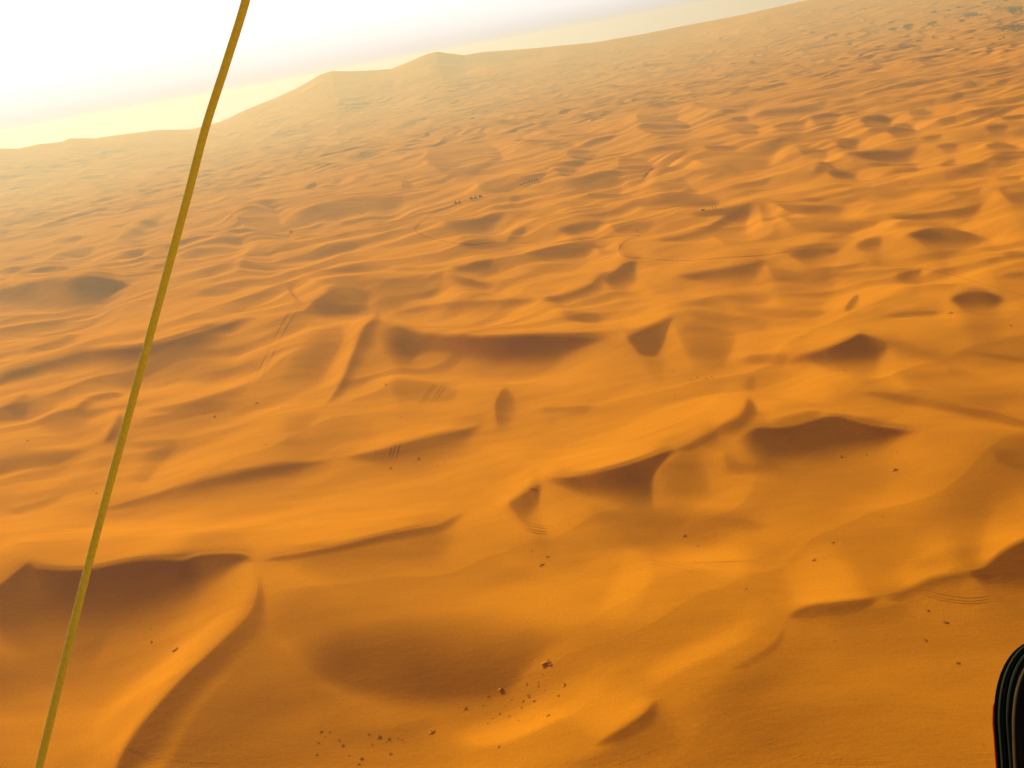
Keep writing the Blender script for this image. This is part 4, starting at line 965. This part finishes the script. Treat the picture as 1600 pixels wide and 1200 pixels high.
# walking dromedary facing +X, hooves at z = 0
CJ = [((0, 0, 1.42), (.36, .34)), ((-.45, 0, 1.45), (.30, .32)), ((-.80, 0, 1.38), (.20, .22)), ((.45, 0, 1.36), (.31, .36)), ((.78, 0, 1.34), (.20, .26)), ((.0, 0, 1.80), (.22, .16)),
      ((1.08, 0, 1.22), .14), ((1.38, 0, 1.36), .115), ((1.56, 0, 1.68), .10), ((1.66, 0, 1.98), .095), ((1.86, 0, 1.96), (.09, .085)), ((2.06, 0, 1.86), .06),
      ((.62, .20, 1.12), .13), ((.74, .20, .66), .075), ((.62, .20, .12), .05), ((.70, .20, .04), .075),
      ((.62, -.20, 1.12), .13), ((.50, -.20, .66), .075), ((.40, -.20, .14), .05), ((.48, -.20, .04), .075),
      ((-.70, .20, 1.08), .16), ((-.58, .20, .78), .10), ((-.84, .20, .52), .065), ((-.74, .20, .12), .048), ((-.64, .20, .04), .07),
      ((-.70, -.20, 1.08), .16), ((-.74, -.20, .78), .10), ((-1.06, -.20, .54), .065), ((-1.04, -.20, .14), .048), ((-.94, -.20, .05), .07),
      ((-1.0, 0, 1.20), .04), ((-1.04, 0, .85), .035), ((1.66, .08, 2.08), .03), ((1.66, -.08, 2.08), .03)]
CB = [(0, 1), (1, 2), (0, 3), (3, 4), (0, 5), (4, 6), (6, 7), (7, 8), (8, 9), (9, 10), (10, 11), (3, 12), (12, 13), (13, 14), (14, 15), (3, 16), (16, 17), (17, 18), (18, 19),
      (1, 20), (20, 21), (21, 22), (22, 23), (23, 24), (1, 25), (25, 26), (26, 27), (27, 28), (28, 29), (2, 30), (30, 31), (9, 32), (9, 33)]
ME_CAMEL = grow('camel', CJ, CB, M_CAMEL)
# kneeling camel
KJ = [((p[0], p[1], p[2] - .95), r_) for p, r_ in CJ[:12]] + [((.55, .28, .25), .12), ((.95, .30, .08), .08), ((.50, .32, .06), .07), ((.55, -.28, .25), .12), ((.95, -.30, .08), .08), ((.50, -.32, .06), .07),
      ((-.6, .30, .25), .17), ((-.2, .36, .08), .08), ((-.85, .36, .06), .06), ((-.6, -.30, .25), .17), ((-.2, -.36, .08), .08), ((-.85, -.36, .06), .06)]
KB = [b for b in CB if max(b) < 12] + [(3, 12), (12, 13), (13, 14), (3, 15), (15, 16), (16, 17), (1, 18), (18, 19), (19, 20), (1, 21), (21, 22), (22, 23)]
ME_KNEEL = grow('camel', KJ, KB, M_CAMEL)
def blanket_mesh():
    V = []; Fc = []
    for i in range(9):
        x = -.55 + i * .13; hump = .36 * math.exp(-(x / .26) ** 2)
        for k in range(11):
            a = math.pi * (k / 10) * 1.0; yy = math.cos(a); V.append((x, yy * .44, 1.35 + math.sin(a) ** .8 * (.47 + hump * abs(math.sin(a)) ** 3) - .12 * (abs(yy) > .95)))
    for i in range(8):
        for k in range(10): a = i * 11 + k; Fc.append((a, a + 1, a + 12, a + 11))
    me = bpy.data.meshes.new('saddle_blanket'); me.from_pydata(V, [], Fc); me.materials.append(M_BLANKET); return me
ME_BLK = blanket_mesh()
# rider sitting behind/over the hump, origin at the camel's origin
RJ = [((0, 0, 2.20), (.17, .15)), ((.02, 0, 2.46), (.15, .19)), ((.02, 0, 2.66), (.14, .20)), ((.02, 0, 2.80), .065), ((.05, 0, 2.96), .11),
      ((.20, .24, 2.14), .11), ((.36, .40, 1.88), .08), ((.40, .43, 1.50), .055), ((.52, .43, 1.46), .05),
      ((.20, -.24, 2.14), .11), ((.36, -.40, 1.88), .08), ((.40, -.43, 1.50), .055), ((.52, -.43, 1.46), .05),
      ((.06, .24, 2.60), .07), ((.16, .28, 2.36), .05), ((.36, .14, 2.28), .04), ((.06, -.24, 2.60), .07), ((.16, -.28, 2.36), .05), ((.36, -.14, 2.28), .04)]
RB = [(0, 1), (1, 2), (2, 3), (3, 4), (0, 5), (5, 6), (6, 7), (7, 8), (0, 9), (9, 10), (10, 11), (11, 12), (2, 13), (13, 14), (14, 15), (2, 16), (16, 17), (17, 18)]
WJ = [((0, 0, .95), (.15, .17)), ((0, 0, 1.18), (.14, .17)), ((0, 0, 1.40), (.13, .20)), ((0, 0, 1.53), .06), ((.02, 0, 1.68), .10),
      ((.10, .10, .50), .085), ((.22, .10, .08), .055), ((.32, .10, .04), .05), ((-.06, -.10, .50), .085), ((-.22, -.10, .10), .055), ((-.12, -.10, .05), .05),
      ((0, .23, 1.36), .06), ((-.08, .27, 1.10), .048), ((.06, .27, .88), .04), ((0, -.23, 1.36), .06), ((.08, -.27, 1.10), .048), ((.22, -.26, .92), .04)]
WB = [(0, 1), (1, 2), (2, 3), (3, 4), (0, 5), (5, 6), (6, 7), (0, 8), (8, 9), (9, 10), (2, 11), (11, 12), (12, 13), (2, 14), (14, 15), (15, 16)]
ME_RIDE = [grow('person', RJ, RB, m) for m in ROBES[:2]]; ME_WALK = grow('person', WJ, WB, ROBES[1])
def turban(z, x):
    V = []; Fc = []
    for j in range(7):
        t = j / 6; rr_ = .135 * (math.sin(math.pi * (.18 + .8 * t)) ** .5); 
        for i in range(12): a = 6.2832 * i / 12; V.append((x + rr_ * math.cos(a) * (1 + .06 * math.sin(3 * a + j)), rr_ * math.sin(a), z + .18 * t))
    for j in range(6):
        for i in range(12): a = j * 12 + i; b = j * 12 + (i + 1) % 12; Fc.append((a, b, b + 12, a + 12))
    Fc.append(tuple(range(72, 84))); me = bpy.data.meshes.new('turban'); me.from_pydata(V, [], Fc); me.materials.append(ROBES[2]); return me
ME_TR, ME_TW = turban(2.97, .05), turban(1.70, .02)
def place(name, me, pos, rz, label, cat, group=None, kid=None, s=1.0):
    o = bpy.data.objects.new(name, me); COL.objects.link(o); o.location = pos; o.rotation_euler[2] = rz; o.scale = (s, s, s)
    if kid:
        c = bpy.data.objects.new(kid[0], kid[1]); COL.objects.link(c); c.parent = o
    return tag(o, label, cat, group)
ORD = ['first', 'second', 'third', 'fourth', 'fifth', 'sixth', 'seventh', 'eighth']
def caravan(pts, which, cg, rg, scale):
    g = ground_at([p[0] for p in pts], [p[1] for p in pts])
    for i in range(len(pts)):
        j = max(0, i - 1); k = min(len(pts) - 1, i + 1); d = g[j] - g[k]; rz = math.atan2(d[1], d[0]) + rnd.uniform(-.15, .15)
        s = scale * rnd.uniform(.95, 1.05); z = (g[i][0], g[i][1], g[i][2] - .03)
        place('camel', ME_CAMEL, z, rz, '%s camel from the left in the %s caravan, carrying a rider' % (ORD[i], which), 'camel', cg, ('saddle_blanket', ME_BLK), s)
        place('person', ME_RIDE[i % 2], z, rz, 'turbaned rider on the %s camel from the left in the %s caravan' % (ORD[i], which), 'person', rg, ('turban', ME_TR), s)
caravan([(712.8, 320.5), (718.8, 319.5), (737.2, 313.5), (743.4, 312.5), (751.2, 310.2)], 'nearer', 'camels of the nearer caravan', 'riders of the nearer caravan', 1.5)
caravan([(814.9, 291.2), (819.4, 289.8), (823.4, 288.2), (827.8, 286.8), (831.7, 285.5), (835.6, 284.0), (839.8, 283.0)], 'farther', 'camels of the farther caravan', 'riders of the farther caravan', 1.25)
g = ground_at([709.2, 729.3, 811.2, 996, 1113.3, 1118.2, 1097.4], [322.3, 316.6, 292.6, 362.5, 326.2, 326, 328.6])
place('person', ME_WALK, g[0], 2.9, 'person in dark clothes walking ahead of the nearer caravan', 'person', 'people on foot', ('turban', ME_TW))
place('person', ME_WALK, g[1], 2.7, 'person on foot in the gap of the nearer caravan', 'person', 'people on foot', ('turban', ME_TW))
place('person', ME_WALK, g[2], 2.9, 'person walking ahead of the farther caravan', 'person', 'people on foot', ('turban', ME_TW))
place('person', ME_WALK, g[3], 1.9, 'lone person standing above the curling footpath', 'person', 'people on foot', ('turban', ME_TW), 1.15)
place('person', ME_WALK, g[4], .6, 'left one of two people standing behind the bright crest right of centre', 'person', 'people on foot', ('turban', ME_TW))
place('person', ME_WALK, g[5], 2.6, 'right one of two people standing behind the bright crest right of centre', 'person', 'people on foot', ('turban', ME_TW))
place('camel', ME_KNEEL, g[6], .2, 'kneeling brown camel left of the two standing people', 'camel')

# ------------------------------------------------------------------ the cable beside the camera
def frame_tube(path, radius, nseg, fn=None):
    path = [Vector(p) for p in path]; V = []; Fc = []
    ref = Vector((.3, 1, .2)); n = len(path)
    for i, p in enumerate(path):
        t = (path[min(i + 1, n - 1)] - path[max(i - 1, 0)]).normalized(); a = t.cross(ref).normalized(); b = t.cross(a)
        for k in range(nseg):
            an = 6.28318 * k / nseg; r_ = fn(i, an) if fn else radius
            V.append(p + (a * math.cos(an) + b * math.sin(an)) * r_)
    for i in range(n - 1):
        for k in range(nseg): q = i * nseg + k; w_ = i * nseg + (k + 1) % nseg; Fc.append((q, w_, w_ + nseg, q + nseg))
    Fc.append(tuple(range(nseg))[::-1]); Fc.append(tuple(range((n - 1) * nseg, n * nseg)))
    return V, Fc
RP = [(404, -90), (384, 0), (353, 100), (321, 200), (295, 300), (268, 400), (241, 500), (214, 600), (187, 700), (160, 800), (134, 900), (109, 1000), (85, 1100), (61, 1200), (35, 1310)]
rp, _ = resample(RP, 1400); dd = np.linspace(1.10, 1.28, len(rp)); rpw = CAM + ray(rp[:, 0], rp[:, 1]) * dd[:, None]
slen = np.r_[0, np.cumsum(np.linalg.norm(np.diff(rpw, axis=0), axis=1))]
def braid(i, a):
    t = slen[i] / .011 * 2 * math.pi
    return .00425 * (1 + .03 * (abs(math.sin(2 * a + t * .5)) + abs(math.sin(2 * a - t * .5)) - 1.2))
v, f = frame_tube(rpw, 0, 20, braid)
m_rope = flat_mat('rope_sheath', (.82, .76, .26), .75, .18, 260, .2)
_b = m_rope.node_tree.nodes['Principled BSDF']; _t = m_rope.node_tree.nodes.new('ShaderNodeBsdfTranslucent'); _t.inputs[0].default_value = (.60, .58, .20, 1)      # thin fibres let the bright sky through
_m = m_rope.node_tree.nodes.new('ShaderNodeMixShader'); _m.inputs[0].default_value = .5
m_rope.node_tree.links.new(_b.outputs[0], _m.inputs[1]); m_rope.node_tree.links.new(_t.outputs[0], _m.inputs[2]); m_rope.node_tree.links.new(_m.outputs[0], m_rope.node_tree.nodes['Material Output'].inputs[0])
tag(mesh_obj('cable', v, f, m_rope), 'thin olive yellow braided cable slanting down the left side', 'cable')

# ------------------------------------------------------------------ shoe at the lower right
M_BLK = flat_mat('black_fabric', (.0022, .002, .002), .95, .4, 60, .0)
M_GRN = flat_mat('green_rubber', (.005, .014, .005), .7, .3, 40, .1)
M_OLV = flat_mat('olive_trim', (.06, .038, .010), .8, .3, 50, .1)
M_ORG = flat_mat('sole_edge_bounce', (.40, .08, .005), .7, .25, 40, .0)  # orange light bounced off the sand, painted in as colour
th_ = math.radians(24)
Yl = (Vector(up * math.cos(th_) + fwd * math.sin(th_)) + Vector(right) * .20).normalized(); Zl = Vector(right).cross(Yl).normalized(); Xl = Yl.cross(Zl)
SH_W, SH_L = .053, .30
def half(t):          # half width along the sole, t = 0 heel .. 1 toe tip
    if t > .70: q = (t - .70) / .30; return SH_W * math.sqrt(max(0, 1 - q ** 2.35))
    if t < .12: q = (.12 - t) / .12; return SH_W * .86 * math.sqrt(max(0, 1 - q * q))
    return SH_W * (.86 - .02 * math.sin(math.pi * (t - .12) / .58) + .14 * ((t - .12) / .58) ** 1.5)
def outline(off=0, n=90):
    pts = []
    for s in (-1, 1):
        rng = [i / n for i in range(n + 1)]; rng = [1 - (1 - t) ** 1.6 if t > .5 else t * (1 - .5 ** 1.6) / .5 for t in rng]
        if s > 0: rng = rng[::-1][1:-1]
        for t in rng: pts.append((s * half(t), t * SH_L))
    P_ = []
    m = len(pts)
    for i in range(m):
        a = Vector(pts[i - 1]); b = Vector(pts[(i + 1) % m]); d = (b - a); d = d.normalized() if d.length > 1e-9 else Vector((0, 1)); nn = Vector((-d.y, d.x))
        P_.append((pts[i][0] + nn.x * off, pts[i][1] + nn.y * off))
    return P_
def ring_stack(levels):
    V = []; Fc = []; m = None
    for off, z in levels:
        o = outline(off); m = len(o); V += [(x, y, z) for x, y in o]
    for j in range(len(levels) - 1):
        for i in range(m): a = j * m + i; b = j * m + (i + 1) % m; Fc.append((a, a + m, b + m, b))
    Fc.append(tuple(range(m))); Fc.append(tuple(range((len(levels) - 1) * m, len(levels) * m))[::-1])
    return V, Fc
toe_tip = CAM + ray(1646, 1001) * 1.16
shoe = bpy.data.objects.new('shoe', None); COL.objects.link(shoe); shoe.empty_display_size = .1
org = Vector(toe_tip) - Yl * SH_L - Zl * .010
shoe.matrix_world = Matrix(((Xl.x, Yl.x, Zl.x, org.x), (Xl.y, Yl.y, Zl.y, org.y), (Xl.z, Yl.z, Zl.z, org.z), (0, 0, 0, 1)))
tag(shoe, 'black shoe with dark green toe bands at the lower right corner', 'shoe')
v, f = ring_stack([(.001, 0), (.002, .002), (.002, .007), (.0, .009)]); sole = mesh_obj('sole', v, f, M_BLK, shoe)
v, f = ring_stack([(.0, .0088), (.0012, .0096), (.0012, .0120), (0, .0128)]); mesh_obj('toe_band', v, f, M_GRN, shoe)
v, f = ring_stack([(-.002, .0125), (-.0008, .0132), (-.0008, .0165), (-.004, .0172)]); mesh_obj('toe_band', v, f, M_BLK, shoe)
v, f = ring_stack([(-.0045, .0168), (-.003, .0175), (-.003, .0192), (-.0065, .0200)]); mesh_obj('toe_band', v, f, M_GRN, shoe)
ed = [(-half(t) - .0035, t * SH_L, .005) for t in np.linspace(.12, .76, 60)]
v, f = frame_tube(ed, .0013, 8); mesh_obj('lit_sole_edge', v, f, M_ORG, shoe)  # thin strip standing in for the sole side lit by the sand
# upper: arched sections from toe to the collar, open at the ankle
V = []; Fc = []; NS = 44; NK = 25
for i in range(NS):
    t = 1 - .035 - (1 - .08) * i / (NS - 1) if i else .985
    hw = max(half(t) - .007, .002); top = .047 + .034 * smooth(.98, .55, t) * 1.0 if False else .047
    rise = float(smooth(0, .12, 1 - t)) * .016 + float(smooth(.12, .55, 1 - t)) * .040
    for k in range(NK):
        a = math.pi * k / (NK - 1); V.append((-hw * math.cos(a) * (abs(math.cos(a)) ** -.12 if abs(math.cos(a)) > .05 else 1), t * SH_L, .0195 + rise * math.sin(a) ** .8 + .0012 * math.sin(40 * t) * math.sin(a)))
for i in range(NS - 1):
    for k in range(NK - 1): a = i * NK + k; Fc.append((a, a + 1, a + NK + 1, a + NK))
mesh_obj('upper', V, Fc, M_BLK, shoe)
tc = [(-(half(t) - .012) * c_, t * SH_L * 1.0 + 0, .052 + .012 * 1) for t, c_ in ()]
pts = []
for q in np.linspace(-1, 1, 60):            # olive seam round the toe cap
    a = q * 1.95; pts.append((math.sin(a) * (SH_W - .0085) * (1.0 if abs(a) < 1.57 else 1.0), (.70 * SH_L) + (math.cos(a) * (.30 * SH_L - .0095) if abs(a) < 1.57 else -abs(abs(a) - 1.57) * .17), .0245))
v, f = frame_tube(pts, .0028, 8); mesh_obj('toe_cap_seam', v, f, M_OLV, shoe)
tg = []
for t in np.linspace(.34, .66, 6):
    z = .0195 + .016 + .040 * float(smooth(.12, .55, 1 - t)) + .001
    lace = [(x, t * SH_L + .004 * (x > 0) , z - 2.6 * x * x - .001) for x in np.linspace(-.024, .024, 14)]
    tg.append(frame_tube(lace, .0022, 6))
    v, f = tg[-1]; mesh_obj('lace', v, f, M_OLV if len(tg) == 6 else M_BLK, shoe)
v, f = lump(.03, .034, .03, 4); mesh_obj('sock', [(x, y + .16 * SH_L, z + .062) for x, y, z in v], f, M_BLK, shoe)
# ------------------------------------------------------------------ dusty air
hm = bpy.data.materials.new('dusty_air'); hm.use_nodes = True
ht = hm.node_tree; ht.nodes.remove(ht.nodes['Principled BSDF'])
pv = ht.nodes.new('ShaderNodeVolumePrincipled'); pv.inputs['Color'].default_value = (.72, .735, .585, 1)
pv.inputs['Density'].default_value = HAZE; pv.inputs['Anisotropy'].default_value = .42
ht.links.new(pv.outputs[0], ht.nodes['Material Output'].inputs['Volume'])
zlo = float(Z.min()) - 1; zhi = max(float(Z.max()), CAM_H + 2) + 4
HB = 5950
hv = [(sx * HB, sy * HB, z) for z in (zlo, zhi) for sx, sy in ((-1, -1), (1, -1), (1, 1), (-1, 1))]
haze = mesh_obj('haze', hv, [(3, 2, 1, 0), (4, 5, 6, 7), (0, 1, 5, 4), (1, 2, 6, 5), (2, 3, 7, 6), (3, 0, 4, 7)], hm, None, False)
tag(haze, 'pale dusty air that fades the far dunes into the sky', 'haze', kind='stuff')
